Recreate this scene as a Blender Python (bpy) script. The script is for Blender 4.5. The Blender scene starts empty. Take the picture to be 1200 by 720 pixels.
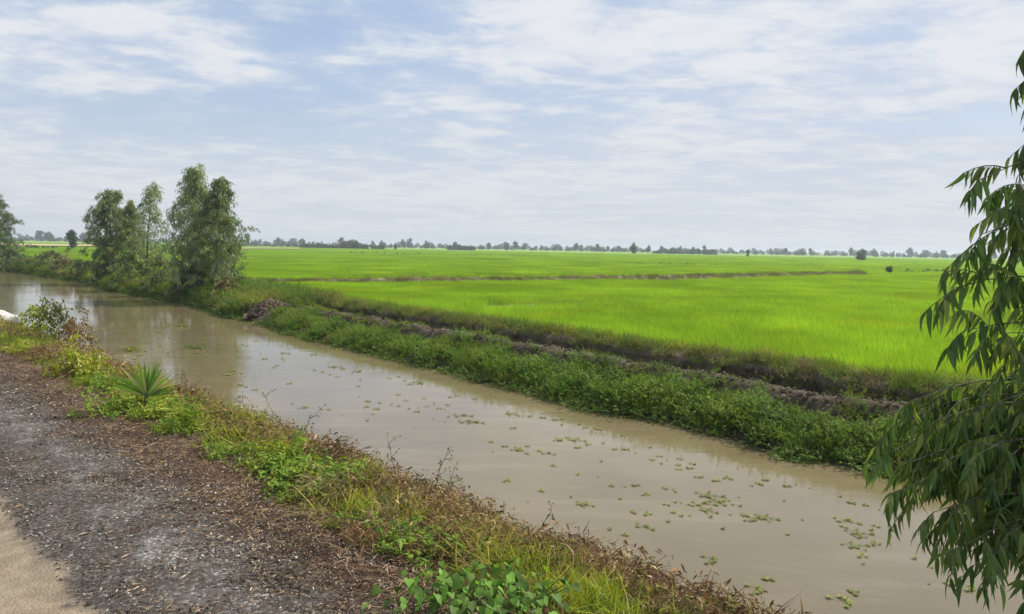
import bpy, math, random
import numpy as np
from mathutils import Vector, Matrix, noise as mnoise

scene = bpy.context.scene
COL = scene.collection
R = math.radians

# ------------------------------------------------------------------ camera
FPX = 857.0                       # focal length in pixels of the 1200 px wide photograph
CAM = np.array([0.0, 0.0, 1.7])
PITCH = math.atan(70.0 / FPX)
ROLL = 0.0185
_f = np.array([0, math.cos(PITCH), -math.sin(PITCH)])
_u0 = np.array([0, math.sin(PITCH), math.cos(PITCH)])
_r0 = np.array([1.0, 0, 0])
_r = _r0 * math.cos(ROLL) + _u0 * math.sin(ROLL)
_u = _u0 * math.cos(ROLL) - _r0 * math.sin(ROLL)
cam_data = bpy.data.cameras.new('camera')
cam = bpy.data.objects.new('camera', cam_data)
COL.objects.link(cam)
cam_data.sensor_width = 36.0
cam_data.lens = 36.0 * FPX / 1200.0
cam_data.clip_start = 0.05
cam_data.clip_end = 12000
cam.matrix_world = Matrix(((_r[0], _u[0], -_f[0], CAM[0]), (_r[1], _u[1], -_f[1], CAM[1]),
                           (_r[2], _u[2], -_f[2], CAM[2]), (0, 0, 0, 1)))
scene.camera = cam

# ------------------------------------------------------------------ light and sky
SUN_AZ, SUN_EL = R(62), R(44)
world = bpy.data.worlds.new('World')
scene.world = world
world.use_nodes = True


class NT:
    """small helper to write node trees"""
    def __init__(self, tree):
        self.t = tree
        tree.nodes.clear()

    def n(self, typ, ins=None, **props):
        nd = self.t.nodes.new(typ)
        for k, v in props.items():
            setattr(nd, k, v)
        if ins:
            for k, v in ins.items():
                sock = nd.inputs[k]
                if isinstance(v, bpy.types.NodeSocket):
                    self.t.links.new(v, sock)
                elif isinstance(v, bpy.types.Node):
                    self.t.links.new(v.outputs[0], sock)
                else:
                    sock.default_value = v
        return nd

    def math(self, op, a, b=0.0, clamp=False, c=None):
        nd = self.n('ShaderNodeMath', {0: a, 1: b}, operation=op, use_clamp=clamp)
        if c is not None:
            nd.inputs[2].default_value = c
        return nd.outputs[0]

    def mix(self, fac, a, b, blend='MIX'):
        nd = self.n('ShaderNodeMix', data_type='RGBA', blend_type=blend)
        for i, v in ((0, fac), (6, a), (7, b)):
            if isinstance(v, bpy.types.NodeSocket):
                self.t.links.new(v, nd.inputs[i])
            elif i == 0:
                nd.inputs[i].default_value = v
            else:
                nd.inputs[i].default_value = (*v, 1) if len(v) == 3 else v
        return nd.outputs[2]

    def noise(self, vec, scale, detail=4, rough=0.5, dist=0.0, lac=2.0):
        nd = self.n('ShaderNodeTexNoise', {'Scale': scale, 'Detail': detail, 'Roughness': rough,
                                           'Distortion': dist, 'Lacunarity': lac})
        if vec is not None:
            self.t.links.new(vec, nd.inputs['Vector'])
        return nd.outputs[0]

    def ramp(self, fac, lo, hi, interp='SMOOTHSTEP', a=0.0, b=1.0):
        nd = self.n('ShaderNodeMapRange', {'Value': fac, 'From Min': lo, 'From Max': hi,
                                           'To Min': a, 'To Max': b}, interpolation_type=interp)
        return nd.outputs[0]

    def link(self, a, b):
        self.t.links.new(a, b)


w = NT(world.node_tree)
sky = w.n('ShaderNodeTexSky', sky_type='NISHITA')
sky.sun_disc = False
sky.sun_elevation = SUN_EL
sky.sun_rotation = SUN_AZ
sky.air_density = 1.0
sky.dust_density = 1.6
sky.ozone_density = 1.2
tc = w.n('ShaderNodeTexCoord')
sep = w.n('ShaderNodeSeparateXYZ', {0: tc.outputs['Generated']})
zc = w.math('MAXIMUM', sep.outputs[2], 0.0)
den = w.math('ADD', zc, 0.09)
px_ = w.math('DIVIDE', sep.outputs[0], den)
py_ = w.math('DIVIDE', sep.outputs[1], den)
# streaks are drawn out a little along one wind direction
rot = w.n('ShaderNodeCombineXYZ', {0: px_, 1: py_, 2: 0.0})
mp = w.n('ShaderNodeMapping', {'Vector': rot.outputs[0], 'Rotation': (0, 0, R(-24)), 'Scale': (0.8, 1.0, 1.0),
                               'Location': (3.4, 1.7, 0)})
P = mp.outputs[0]
n1 = w.noise(P, 0.6, 10, 0.60, 0.25)
n2 = w.noise(P, 2.6, 9, 0.62, 0.4)
n3 = w.noise(P, 0.3, 4, 0.5, 0.2)
cov = w.math('ADD', w.math('MULTIPLY', n1, 0.62), w.math('MULTIPLY', n2, 0.30))
n4 = w.noise(P, 7.0, 6, 0.6, 0.2)
cov = w.math('ADD', cov, w.math('MULTIPLY', n3, 0.30))
cov = w.math('ADD', cov, w.math('MULTIPLY', w.math('SUBTRACT', n4, 0.5), 0.16))
mask = w.ramp(cov, 0.45, 0.63)
mask = w.math('ADD', w.math('MULTIPLY', mask, 0.90), 0.05)
# shade of the cloud sheet: bright crests and blue grey bellies
shade = w.ramp(w.math('ADD', w.math('MULTIPLY', n1, 0.35), w.math('ADD', w.math('MULTIPLY', n2, 0.45), w.math('MULTIPLY', n4, 0.2))), 0.43, 0.58)
cloud = w.mix(shade, (4.9, 5.6, 6.9), (7.1, 7.3, 7.6))
skyc = w.mix(0.6, sky.outputs[0], (4.5, 5.7, 7.8))
both = w.mix(mask, skyc, cloud)
# the air near the horizon is pale and even
hz = w.ramp(zc, 0.0, 0.26, a=1.0, b=0.0)
hz = w.math('MULTIPLY', hz, 0.72)
both = w.mix(hz, both, (6.0, 6.35, 6.65))
bg = w.n('ShaderNodeBackground', {'Color': both, 'Strength': 0.1})
out = w.n('ShaderNodeOutputWorld', {'Surface': bg.outputs[0]})

sun_data = bpy.data.lights.new('sun', 'SUN')
sun_data.energy = 5.0
sun_data.angle = R(2.0)
sun_data.color = (1.0, 0.92, 0.78)
sun = bpy.data.objects.new('sun', sun_data)
COL.objects.link(sun)
S = Vector((math.cos(SUN_EL) * math.sin(SUN_AZ), math.cos(SUN_EL) * math.cos(SUN_AZ), math.sin(SUN_EL)))
sun.rotation_euler = S.to_track_quat('Z', 'Y').to_euler()
scene.view_settings.view_transform = 'Standard'
scene.view_settings.look = 'None'
scene.view_settings.exposure = 0.2
scene.view_settings.gamma = 1.0

# ------------------------------------------------------------------ places on the ground
Z_WATER = -1.5
Z_FIELD = -0.85


def ray(px, py):
    return _f + _r * (px - 600) / FPX + _u * (360 - py) / FPX


def at_z(px, py, z):
    d = ray(px, py)
    return CAM + d * ((z - CAM[2]) / d[2])


def at_depth(px, py, dep):
    return CAM + ray(px, py) * dep


SQ = math.sqrt(0.5)


def st(x, y):                     # along the canal, across the canal
    return (y - x) * SQ, (x + y) * SQ


def xy(s, t):
    return (t - s) * SQ, (t + s) * SQ


_far = [(1037, 555), (925, 535), (802, 499), (690, 480), (602, 455), (507, 432), (440, 416), (368, 400), (320, 385),
        (262, 369), (235, 359), (200, 353), (133, 341), (100, 331), (40, 322), (0, 317)]
_fst = sorted(st(*at_z(a, b, Z_WATER)[:2]) for a, b in _far)
FS = np.array([-60] + [a for a, b in _fst] + [160, 400, 900])
FT = np.array([_fst[0][1] - 0.3] + [b for a, b in _fst] + [_fst[-1][1] + 2, _fst[-1][1] + 6, _fst[-1][1] + 9])


def wob(x, y, sc, seed=0.0):
    return mnoise.noise(Vector((x * sc, y * sc, seed)))


def tw(s):                        # far waterline
    return float(np.interp(s, FS, FT)) + 0.16 * wob(s, 0, 0.9, 3.1) + 0.07 * wob(s, 0, 3.1, 5.1)


NT_ = [(-3000, 0), (2.3, 0), (2.7, -0.04), (3.15, -0.16), (3.55, -0.42), (4.05, -0.95), (4.5, -1.5), (5.4, -2.1), (7.5, -2.3)]
NTx = np.array([a for a, b in NT_]); NTz = np.array([b for a, b in NT_])
FT_ = [(-3, -2.3), (-1.0, -2.0), (0.0, -1.5), (0.35, -1.32), (0.9, -1.12), (1.12, -1.05), (1.36, -0.8), (1.55, -0.74),
       (1.8, -0.78), (2.05, -1.12), (2.6, -1.12), (2.74, -0.68), (3.0, -0.58), (3.4, -0.60), (3.9, -0.85), (5000, -0.85)]
FTx = np.array([a for a, b in FT_]); FTz = np.array([b for a, b in FT_])


def far_z(o, s=0.0):              # o = distance beyond the far waterline
    z = float(np.interp(o, FTx, FTz))
    if 1.0 < o < 2.0:             # the berm slumps and swells along its length
        z += (0.06 * wob(s, 3.3, 0.55, 12.0) + 0.05 * wob(s, 1.3, 1.7, 13.0)) * math.sin(math.pi * (o - 1.0))
    if s > 22:                    # berm and ditch fade out into one rough bank further left
        k = min(1, (s - 22) / 8)
        z2 = float(np.interp(o, [-3, 0, 0.5, 1.5, 3.0, 3.9], [-2.3, -1.5, -1.1, -0.85, -0.72, -0.85]))
        z = z * (1 - k) + z2 * k
    return z


def far_zw(o, s, x, y):
    return far_z(o, s) + 0.075 * (wob(x, y, 1.9, 1.0) + 0.5 * wob(x, y, 5.7, 2.0) + 0.4 * wob(x, y, 13.3, 4.0))


def ground_z(x, y):
    s, t = st(x, y)
    w_ = tw(s)
    if t > w_ - 3:
        return far_z(t - w_, s)
    return float(np.interp(t, NTx, NTz))


def on_bank(px, off):             # the point in pixel column px that lies `off` beyond the far waterline
    d0 = ray(px, 290)
    best, bd = None, 1e9
    for k in range(60, 2600):
        d = k * 0.05
        x, y = d0[0] * d, d0[1] * d
        s, t = st(x, y)
        e = abs(t - float(np.interp(s, FS, FT)) - off)
        if e < bd:
            best, bd = (x, y), e
    return best


def near_at(px, t):                # the point in pixel column px that lies at t across the near bank
    d0 = ray(px, 290)
    k = t / SQ / (d0[0] + d0[1])
    return d0[0] * k, d0[1] * k


def height_for(x, y, z0, py_top, px):
    """height that reaches picture row py_top above base z0 at place x,y"""
    d = y  # depth is close to y
    dep = (np.array([x, y, 0]) - CAM) @ _f
    p = at_depth(px, py_top, dep)
    return p[2] - z0


# ------------------------------------------------------------------ object helpers
def tag(o, label=None, cat=None, group=None, kind=None):
    if label: o['label'] = label
    if cat: o['category'] = cat
    if group: o['group'] = group
    if kind: o['kind'] = kind
    return o


def link(name, me, parent=None, loc=None, rz=None):
    o = bpy.data.objects.new(name, me)
    COL.objects.link(o)
    if parent is not None: o.parent = parent
    if loc is not None: o.location = loc
    if rz is not None: o.rotation_euler[2] = rz
    return o


def empty(name, loc, label, cat, group=None):
    return tag(link(name, None, loc=loc), label, cat, group)


class MB:
    """collects quads (as numpy arrays) and writes one mesh with a colour attribute"""
    def __init__(self):
        self.v, self.q, self.c, self.n = [], [], [], 0

    def add(self, V, Q, C):
        V = np.asarray(V, dtype=np.float32).reshape(-1, 3)
        Q = np.asarray(Q, dtype=np.int32).reshape(-1, 4)
        C = np.asarray(C, dtype=np.float32)
        if C.ndim == 1: C = np.tile(C, (len(V), 1))
        self.v.append(V); self.q.append(Q + self.n); self.c.append(C); self.n += len(V)

    def tube(self, path, radii, sides, col):
        path = np.asarray(path, float); n = len(path)
        radii = np.broadcast_to(radii, n)
        T = np.gradient(path, axis=0); T /= np.linalg.norm(T, axis=1)[:, None] + 1e-9
        ref = np.array([0, 0, 1.0]) if abs(T[0][2]) < 0.8 else np.array([1.0, 0, 0])
        A = np.cross(T, ref); A /= np.linalg.norm(A, axis=1)[:, None] + 1e-9
        B = np.cross(T, A)
        ang = np.arange(sides) * 2 * math.pi / sides
        V = path[:, None, :] + radii[:, None, None] * (A[:, None, :] * np.cos(ang)[None, :, None] + B[:, None, :] * np.sin(ang)[None, :, None])
        Q = []
        for i in range(n - 1):
            for k in range(sides):
                a = i * sides + k; b = i * sides + (k + 1) % sides
                Q.append((a, b, b + sides, a + sides))
        self.add(V, Q, col)

    def blades(self, P, D, L, W, droop, C, segs=2, prof='blade', side=None, rng=None, twist=0.0):
        """N ribbons: start P, direction D, length L, width W, droop (0..1), colour C"""
        P = np.asarray(P, float); N = len(P)
        if N == 0: return
        D = np.asarray(D, float); D = D / (np.linalg.norm(D, axis=1)[:, None] + 1e-9)
        L = np.broadcast_to(L, N).astype(float); W = np.broadcast_to(W, N).astype(float)
        droop = np.broadcast_to(droop, N).astype(float)
        rng = rng or np.random.default_rng(1)
        if side is None:
            a = rng.uniform(0, 2 * math.pi, N)
            r_ = np.stack([np.cos(a), np.sin(a), rng.uniform(-.4, .4, N)], 1)
            side = np.cross(D, r_)
        side = side / (np.linalg.norm(side, axis=1)[:, None] + 1e-9)
        u = np.linspace(0, 1, segs + 1)
        if prof == 'blade': wp = np.maximum((1 - u) ** 0.7, 0.04)
        elif prof == 'leaf': wp = np.maximum(np.sin(math.pi * np.clip(u * 0.93 + 0.05, 0, 1) ** 0.75), 0.05); wp[-1] = .03
        elif prof == 'ovate': wp = np.maximum(np.sin(math.pi * np.clip(u * .96 + .04, 0, 1) ** 0.55), 0.05); wp[-1] = .03
        elif prof == 'strip': wp = np.ones_like(u)
        pos = (P[:, None] + D[:, None] * (L[:, None] * u)[..., None]
               + np.array([0, 0, -1.0]) * (droop[:, None] * L[:, None] * u ** 2)[..., None])
        off = side[:, None] * (0.5 * W[:, None] * wp)[..., None]
        V = np.stack([pos - off, pos + off], 2)          # N, segs+1, 2, 3
        base = (np.arange(N) * (segs + 1) * 2)[:, None] + (np.arange(segs) * 2)[None]
        Q = np.stack([base, base + 1, base + 3, base + 2], -1)
        C = np.asarray(C, float)
        if C.ndim == 1: C = np.tile(C, (N, 1))
        Cv = np.repeat(C, (segs + 1) * 2, axis=0)
        self.add(V, Q, Cv)

    def mesh(self, name, mat, smooth=False):
        V = np.concatenate(self.v); Q = np.concatenate(self.q); C = np.concatenate(self.c)
        me = bpy.data.meshes.new(name)
        me.vertices.add(len(V)); me.vertices.foreach_set('co', V.ravel())
        me.loops.add(Q.size); me.loops.foreach_set('vertex_index', Q.ravel())
        me.polygons.add(len(Q)); me.polygons.foreach_set('loop_start', np.arange(len(Q), dtype=np.int32) * 4)
        me.update(calc_edges=True)
        a = me.color_attributes.new('col', 'FLOAT_COLOR', 'POINT')
        rgba = np.ones((len(V), 4), np.float32); rgba[:, :3] = C
        a.data.foreach_set('color', rgba.ravel())
        if smooth: me.polygons.foreach_set('use_smooth', np.ones(len(Q), bool))
        me.materials.append(mat)
        return me


def grid_mesh(name, X, Y, Z, mat, smooth=True):
    n, m = X.shape
    V = np.stack([X, Y, Z], -1).reshape(-1, 3).astype(np.float32)
    idx = np.arange(n * m).reshape(n, m)
    Q = np.stack([idx[:-1, :-1], idx[:-1, 1:], idx[1:, 1:], idx[1:, :-1]], -1).reshape(-1, 4).astype(np.int32)
    me = bpy.data.meshes.new(name)
    me.vertices.add(len(V)); me.vertices.foreach_set('co', V.ravel())
    me.loops.add(Q.size); me.loops.foreach_set('vertex_index', Q.ravel())
    me.polygons.add(len(Q)); me.polygons.foreach_set('loop_start', np.arange(len(Q), dtype=np.int32) * 4)
    me.update(calc_edges=True)
    me.polygons.foreach_set('use_smooth', np.full(len(Q), smooth))
    me.materials.append(mat)
    return me


def scatter(name, protos, pts, rots, scl, idx, label, cat=None):
    """stuff nobody could count: instances on points through geometry nodes"""
    pts = np.asarray(pts, np.float32).reshape(-1, 3); n = len(pts)
    me = bpy.data.meshes.new(name)
    me.vertices.add(n); me.vertices.foreach_set('co', pts.ravel())
    for nm, typ, arr, key in (('rot', 'FLOAT_VECTOR', rots, 'vector'), ('scl', 'FLOAT', scl, 'value'), ('idx', 'INT', idx, 'value')):
        at = me.attributes.new(nm, typ, 'POINT')
        at.data.foreach_set(key, np.asarray(arr, np.int32 if typ == 'INT' else np.float32).ravel())
    o = link(name, me)
    tag(o, label, cat, None, 'stuff')
    ng = bpy.data.node_groups.new(name + '_nodes', 'GeometryNodeTree')
    ng.interface.new_socket('Geometry', in_out='INPUT', socket_type='NodeSocketGeometry')
    ng.interface.new_socket('Geometry', in_out='OUTPUT', socket_type='NodeSocketGeometry')
    gi = ng.nodes.new('NodeGroupInput'); go = ng.nodes.new('NodeGroupOutput')
    join = ng.nodes.new('GeometryNodeJoinGeometry')
    def attr(nm, typ):
        nd = ng.nodes.new('GeometryNodeInputNamedAttribute'); nd.data_type = typ; nd.inputs['Name'].default_value = nm
        return nd.outputs['Attribute']
    ar, asc, ai = attr('rot', 'FLOAT_VECTOR'), attr('scl', 'FLOAT'), attr('idx', 'INT')
    e2r = ng.nodes.new('FunctionNodeEulerToRotation'); ng.links.new(ar, e2r.inputs[0])
    for k, pm in enumerate(protos):
        po = bpy.data.objects.new(name + '_kind', pm)       # not linked to the scene: only its mesh is used
        oi = ng.nodes.new('GeometryNodeObjectInfo'); oi.inputs['Object'].default_value = po
        cmp_ = ng.nodes.new('FunctionNodeCompare'); cmp_.data_type = 'INT'; cmp_.operation = 'EQUAL'
        ng.links.new(ai, cmp_.inputs[2]); cmp_.inputs[3].default_value = k
        ip = ng.nodes.new('GeometryNodeInstanceOnPoints')
        ng.links.new(gi.outputs[0], ip.inputs['Points'])
        ng.links.new(cmp_.outputs[0], ip.inputs['Selection'])
        ng.links.new(oi.outputs['Geometry'], ip.inputs['Instance'])
        ng.links.new(e2r.outputs[0], ip.inputs['Rotation'])
        ng.links.new(asc, ip.inputs['Scale'])
        ng.links.new(ip.outputs[0], join.inputs[0])
    ng.links.new(join.outputs[0], go.inputs[0])
    md = o.modifiers.new('scatter', 'NODES'); md.node_group = ng
    return o


# ------------------------------------------------------------------ materials
def material(name):
    m = bpy.data.materials.new(name); m.use_nodes = True
    return m, NT(m.node_tree)


def finish(nt, col, rough=0.7, bump=None, bstr=0.3, bdist=0.02, spec=0.4, **extra):
    b = nt.n('ShaderNodeBsdfPrincipled')
    if isinstance(col, bpy.types.NodeSocket): nt.link(col, b.inputs['Base Color'])
    else: b.inputs['Base Color'].default_value = (*col, 1)
    if isinstance(rough, bpy.types.NodeSocket): nt.link(rough, b.inputs['Roughness'])
    else: b.inputs['Roughness'].default_value = rough
    b.inputs['Specular IOR Level'].default_value = spec
    for k, v in extra.items(): b.inputs[k].default_value = v
    if bump is not None:
        bp = nt.n('ShaderNodeBump', {'Height': bump, 'Strength': bstr, 'Distance': bdist})
        nt.link(bp.outputs[0], b.inputs['Normal'])
    nt.n('ShaderNodeOutputMaterial', {'Surface': b.outputs[0]})
    return b


def pos(nt):
    return nt.n('ShaderNodeNewGeometry').outputs['Position']


def foliage_mat(name, transl=0.35, rough=0.5, patch=(0.9, 1.1), pscale=0.6, spec=0.35, warm=(1.25, 1.05, 0.7), tcol=(1.3, 1.25, 0.5)):
    m, nt = material(name)
    at = nt.n('ShaderNodeAttribute', attribute_name='col')
    oi = nt.n('ShaderNodeObjectInfo')
    gp = pos(nt)
    nz = nt.noise(gp, pscale, 3, 0.6)
    f = nt.ramp(nz, 0.3, 0.7, a=patch[0], b=patch[1])
    rnd = nt.math('MULTIPLY_ADD', oi.outputs['Random'], 0.3, c=0.85)
    f = nt.math('MULTIPLY', f, rnd)
    hs = nt.n('ShaderNodeHueSaturation', {'Hue': 0.5, 'Saturation': 1.0, 'Value': f, 'Color': at.outputs[0]})
    n2 = nt.noise(gp, pscale * 2.3, 2, 0.5)
    wv = nt.ramp(n2, 0.5, 0.75, a=0.0, b=0.6)
    c = nt.mix(wv, hs.outputs[0], warm, 'MULTIPLY')
    b = nt.n('ShaderNodeBsdfPrincipled', {'Base Color': c, 'Roughness': rough, 'Specular IOR Level': spec})
    tcn = nt.mix(1.0, c, tcol, 'MULTIPLY')
    tr = nt.n('ShaderNodeBsdfTranslucent', {'Color': tcn})
    mx = nt.n('ShaderNodeMixShader', {0: transl, 1: b.outputs[0], 2: tr.outputs[0]})
    nt.n('ShaderNodeOutputMaterial', {'Surface': mx.outputs[0]})
    return m


M_plant = foliage_mat('leaf_green', 0.38, 0.6, spec=0.2)
M_dry = foliage_mat('dry_straw', 0.15, 0.8, (0.7, 1.2), 1.5, 0.2, (1.0, 0.9, 0.8), (1, 1, 1))
M_rice = foliage_mat('rice_leaf', 0.5, 0.55, (0.80, 1.2), 0.13, 0.25, (1.5, 1.0, 1.0), (1.25, 1.25, 0.45))
M_tree = foliage_mat('tree_leaf', 0.35, 0.45, (0.8, 1.2), 0.9, 0.5, (1.1, 1.0, 0.8), (1.2, 1.25, 0.6))
M_hero = foliage_mat('willow_leaf', 0.45, 0.5, (0.85, 1.15), 2.0, 0.3, (1.1, 1.03, 0.85), (1.3, 1.3, 0.5))


def bark_mat():
    m, nt = material('bark')
    g = pos(nt)
    mp = nt.n('ShaderNodeMapping', {'Vector': g, 'Scale': (8, 8, 2.0)})
    n = nt.noise(mp.outputs[0], 2.0, 5, 0.6)
    c = nt.mix(nt.ramp(n, 0.35, 0.65), (0.05, 0.05, 0.03), (0.14, 0.13, 0.09))
    finish(nt, c, 0.85, n, 0.6, 0.01)
    return m


M_bark = bark_mat()


def road_mat():
    m, nt = material('gravel_and_packed_dirt')
    g = pos(nt)
    sp = nt.n('ShaderNodeSeparateXYZ', {0: g})
    t = nt.math('MULTIPLY', nt.math('ADD', sp.outputs[0], sp.outputs[1]), SQ)
    warp = nt.noise(g, 1.6, 5, 0.65)
    warp2 = nt.noise(g, 9, 4, 0.6)
    tt = nt.math('ADD', t, nt.math('MULTIPLY', nt.math('SUBTRACT', warp, 0.5), 0.55))
    tt = nt.math('ADD', tt, nt.math('MULTIPLY', nt.math('SUBTRACT', warp2, 0.5), 0.25))
    fine = nt.noise(g, 60, 5, 0.7)
    mid = nt.noise(g, 7, 5, 0.65)
    vor = nt.n('ShaderNodeTexVoronoi', {'Vector': g, 'Scale': 75.0, 'Randomness': 1.0}, feature='F1')
    cell = nt.n('ShaderNodeSeparateColor', {0: vor.outputs['Color']})
    dirt = nt.mix(nt.ramp(mid, 0.3, 0.7), (0.19, 0.15, 0.105), (0.31, 0.255, 0.185))
    dirt = nt.mix(nt.ramp(fine, 0.45, 0.7, a=0, b=0.6), dirt, (0.22, 0.17, 0.12))
    # gravel: dark brown-grey litter with pale chips
    gr = nt.mix(cell.outputs[0], (0.026, 0.022, 0.019), (0.095, 0.078, 0.066))
    pale = nt.ramp(cell.outputs[1], 0.80, 0.9)
    chalk = nt.ramp(nt.noise(g, 1.3, 5, 0.7), 0.50, 0.68)
    mid_t = nt.math('ABSOLUTE', nt.math('SUBTRACT', tt, 1.47))
    chalk = nt.math('MULTIPLY', nt.ramp(mid_t, 0.05, 0.32, a=0.9, b=0.12), nt.ramp(nt.noise(g, 2.2, 7, 0.8), 0.45, 0.66))
    gr = nt.mix(nt.math('MULTIPLY', pale, nt.math('MULTIPLY_ADD', chalk, 0.8, c=0.2)), gr, (0.46, 0.44, 0.42))
    gr = nt.mix(nt.math('MULTIPLY', chalk, 0.48), gr, (0.26, 0.255, 0.25))
    gr = nt.mix(nt.ramp(mid, 0.55, 0.75, a=0, b=0.5), gr, (0.085, 0.052, 0.03))
    brown = nt.mix(nt.ramp(fine, 0.35, 0.65), (0.045, 0.026, 0.016), (0.13, 0.08, 0.05))
    c = nt.mix(nt.ramp(tt, 0.84, 0.98), dirt, gr)
    c = nt.mix(nt.ramp(tt, 1.72, 2.05), c, brown)
    hgt = nt.math('ADD', nt.math('MULTIPLY', vor.outputs['Distance'], -0.5), nt.math('MULTIPLY', fine, 0.7))
    finish(nt, c, 0.85, hgt, 0.55, 0.02, 0.3)
    return m


def soil_mat(name, a, b, scale=6, pale=None):
    m, nt = material(name)
    g = pos(nt)
    n = nt.noise(g, scale, 6, 0.65)
    c = nt.mix(nt.ramp(n, 0.35, 0.65), a, b)
    n2 = nt.noise(g, scale * 6, 4, 0.7)
    c = nt.mix(nt.ramp(n2, 0.5, 0.75, a=0, b=0.5), c, tuple(k * 0.45 for k in a))
    finish(nt, c, 0.9, nt.math('ADD', n, nt.math('MULTIPLY', n2, 0.4)), 0.8, 0.06, 0.2)
    return m


def far_bank_mat():
    m, nt = material('bank_mud')
    g = pos(nt)
    n = nt.noise(g, 3.0, 6, 0.68)
    n2 = nt.noise(g, 20, 5, 0.7)
    c = nt.mix(nt.ramp(n, 0.35, 0.65), (0.055, 0.042, 0.027), (0.15, 0.12, 0.08))
    c = nt.mix(nt.ramp(n2, 0.5, 0.75, a=0, b=0.6), c, (0.035, 0.027, 0.018))
    # flat tops are dry and pale, bank shade put into darker faces, damp below
    nz = nt.n('ShaderNodeSeparateXYZ', {0: g})
    top = nt.ramp(nz.outputs[2], -0.80, -0.70)
    c = nt.mix(nt.math('MULTIPLY', top, 0.6), c, (0.24, 0.20, 0.15))
    dmp = nt.ramp(nz.outputs[2], -1.45, -1.25, a=1.0, b=0.0)
    c = nt.mix(nt.math('MULTIPLY', dmp, 0.7), c, (0.06, 0.045, 0.03))
    finish(nt, c, 0.9, nt.math('ADD', n, nt.math('MULTIPLY', n2, 0.6)), 1.0, 0.16, 0.2)
    return m


def field_mat():
    m, nt = material('rice_field_ground')
    g = pos(nt)
    n = nt.noise(g, 0.03, 5, 0.6)
    mp = nt.n('ShaderNodeMapping', {'Vector': g, 'Rotation': (0, 0, R(-8)), 'Scale': (0.25, 1.6, 1)})
    n1 = nt.noise(mp.outputs[0], 0.02, 6, 0.62)
    n2 = nt.noise(g, 1.4, 6, 0.75)
    ln = nt.n('ShaderNodeVectorMath', {0: g}, operation='LENGTH').outputs['Value']
    c = nt.mix(nt.ramp(n1, 0.38, 0.62), (0.165, 0.32, 0.035), (0.24, 0.38, 0.08))
    c = nt.mix(nt.ramp(n, 0.5, 0.72, a=0, b=0.45), c, (0.29, 0.37, 0.12))
    c = nt.mix(nt.ramp(n2, 0.4, 0.7, a=0, b=0.45), c, (0.14, 0.27, 0.02))
    # wet mud under the near rice, closed canopy far away
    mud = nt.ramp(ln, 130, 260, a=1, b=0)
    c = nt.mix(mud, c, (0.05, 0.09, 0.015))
    finish(nt, c, 0.85, n2, 0.6, 0.3, 0.1)
    return m


def water_mat():
    m, nt = material('muddy_water')
    g = pos(nt)
    mp = nt.n('ShaderNodeMapping', {'Vector': g, 'Rotation': (0, 0, R(-47)), 'Scale': (1.0, 2.2, 1)})
    n1 = nt.noise(mp.outputs[0], 1.1, 4, 0.55, 0.3)
    n2 = nt.noise(mp.outputs[0], 7.0, 4, 0.6, 0.2)
    calm = nt.ramp(nt.noise(g, 0.35, 3, 0.5), 0.42, 0.66, a=0.08, b=1.0)
    hgt = nt.math('ADD', nt.math('MULTIPLY', n1, 1.0), nt.math('MULTIPLY', nt.math('MULTIPLY', n2, 0.75), calm))
    big = nt.noise(g, 0.25, 4, 0.55)
    c = nt.mix(nt.ramp(big, 0.35, 0.65), (0.152, 0.122, 0.066), (0.182, 0.148, 0.086))
    sm = nt.n('ShaderNodeMapping', {'Vector': g, 'Rotation': (0, 0, R(-47)), 'Scale': (0.35, 1.6, 1)})
    silt = nt.noise(sm.outputs[0], 0.8, 6, 0.65, 0.8)
    c = nt.mix(nt.ramp(silt, 0.5, 0.7, a=0, b=0.35), c, (0.26, 0.21, 0.14))
    b = finish(nt, c, 0.05, hgt, 0.08, 0.05, 0.5)
    b.inputs['IOR'].default_value = 1.45
    return m


M_road = road_mat()
M_near = soil_mat('near_bank_soil', (0.075, 0.05, 0.032), (0.16, 0.12, 0.08), 8)
M_far = far_bank_mat()
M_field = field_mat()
M_water = water_mat()
M_bund = soil_mat('bund_soil', (0.12, 0.09, 0.055), (0.27, 0.22, 0.14), 1.2)
M_grassland = soil_mat('grassland', (0.09, 0.14, 0.03), (0.17, 0.19, 0.06), 0.6)


def stone_mat():
    m, nt = material('pale_and_dark_chips')
    oi = nt.n('ShaderNodeObjectInfo')
    g = pos(nt)
    f = nt.math('POWER', oi.outputs['Random'], 3.2)
    c = nt.mix(f, (0.04, 0.034, 0.03), (0.66, 0.64, 0.60))
    n = nt.noise(g, 90, 3, 0.6)
    c = nt.mix(nt.ramp(n, 0.3, 0.7, a=0, b=0.5), c, (0.12, 0.09, 0.07))
    finish(nt, c, 0.8, n, 0.4, 0.005, 0.3)
    return m


M_stone = stone_mat()

# ------------------------------------------------------------------ setting: road, banks, canal, fields
def s_samples(lo, hi, near, step):
    out_, s = [], 0.0
    while s < hi:
        out_.append(s); s += step * max(1.0, s / near)
    neg, s = [], -step
    while s > lo:
        neg.append(s); s -= step * max(1.0, -s / near)
    return np.array(neg[::-1] + out_ + [hi])


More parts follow.
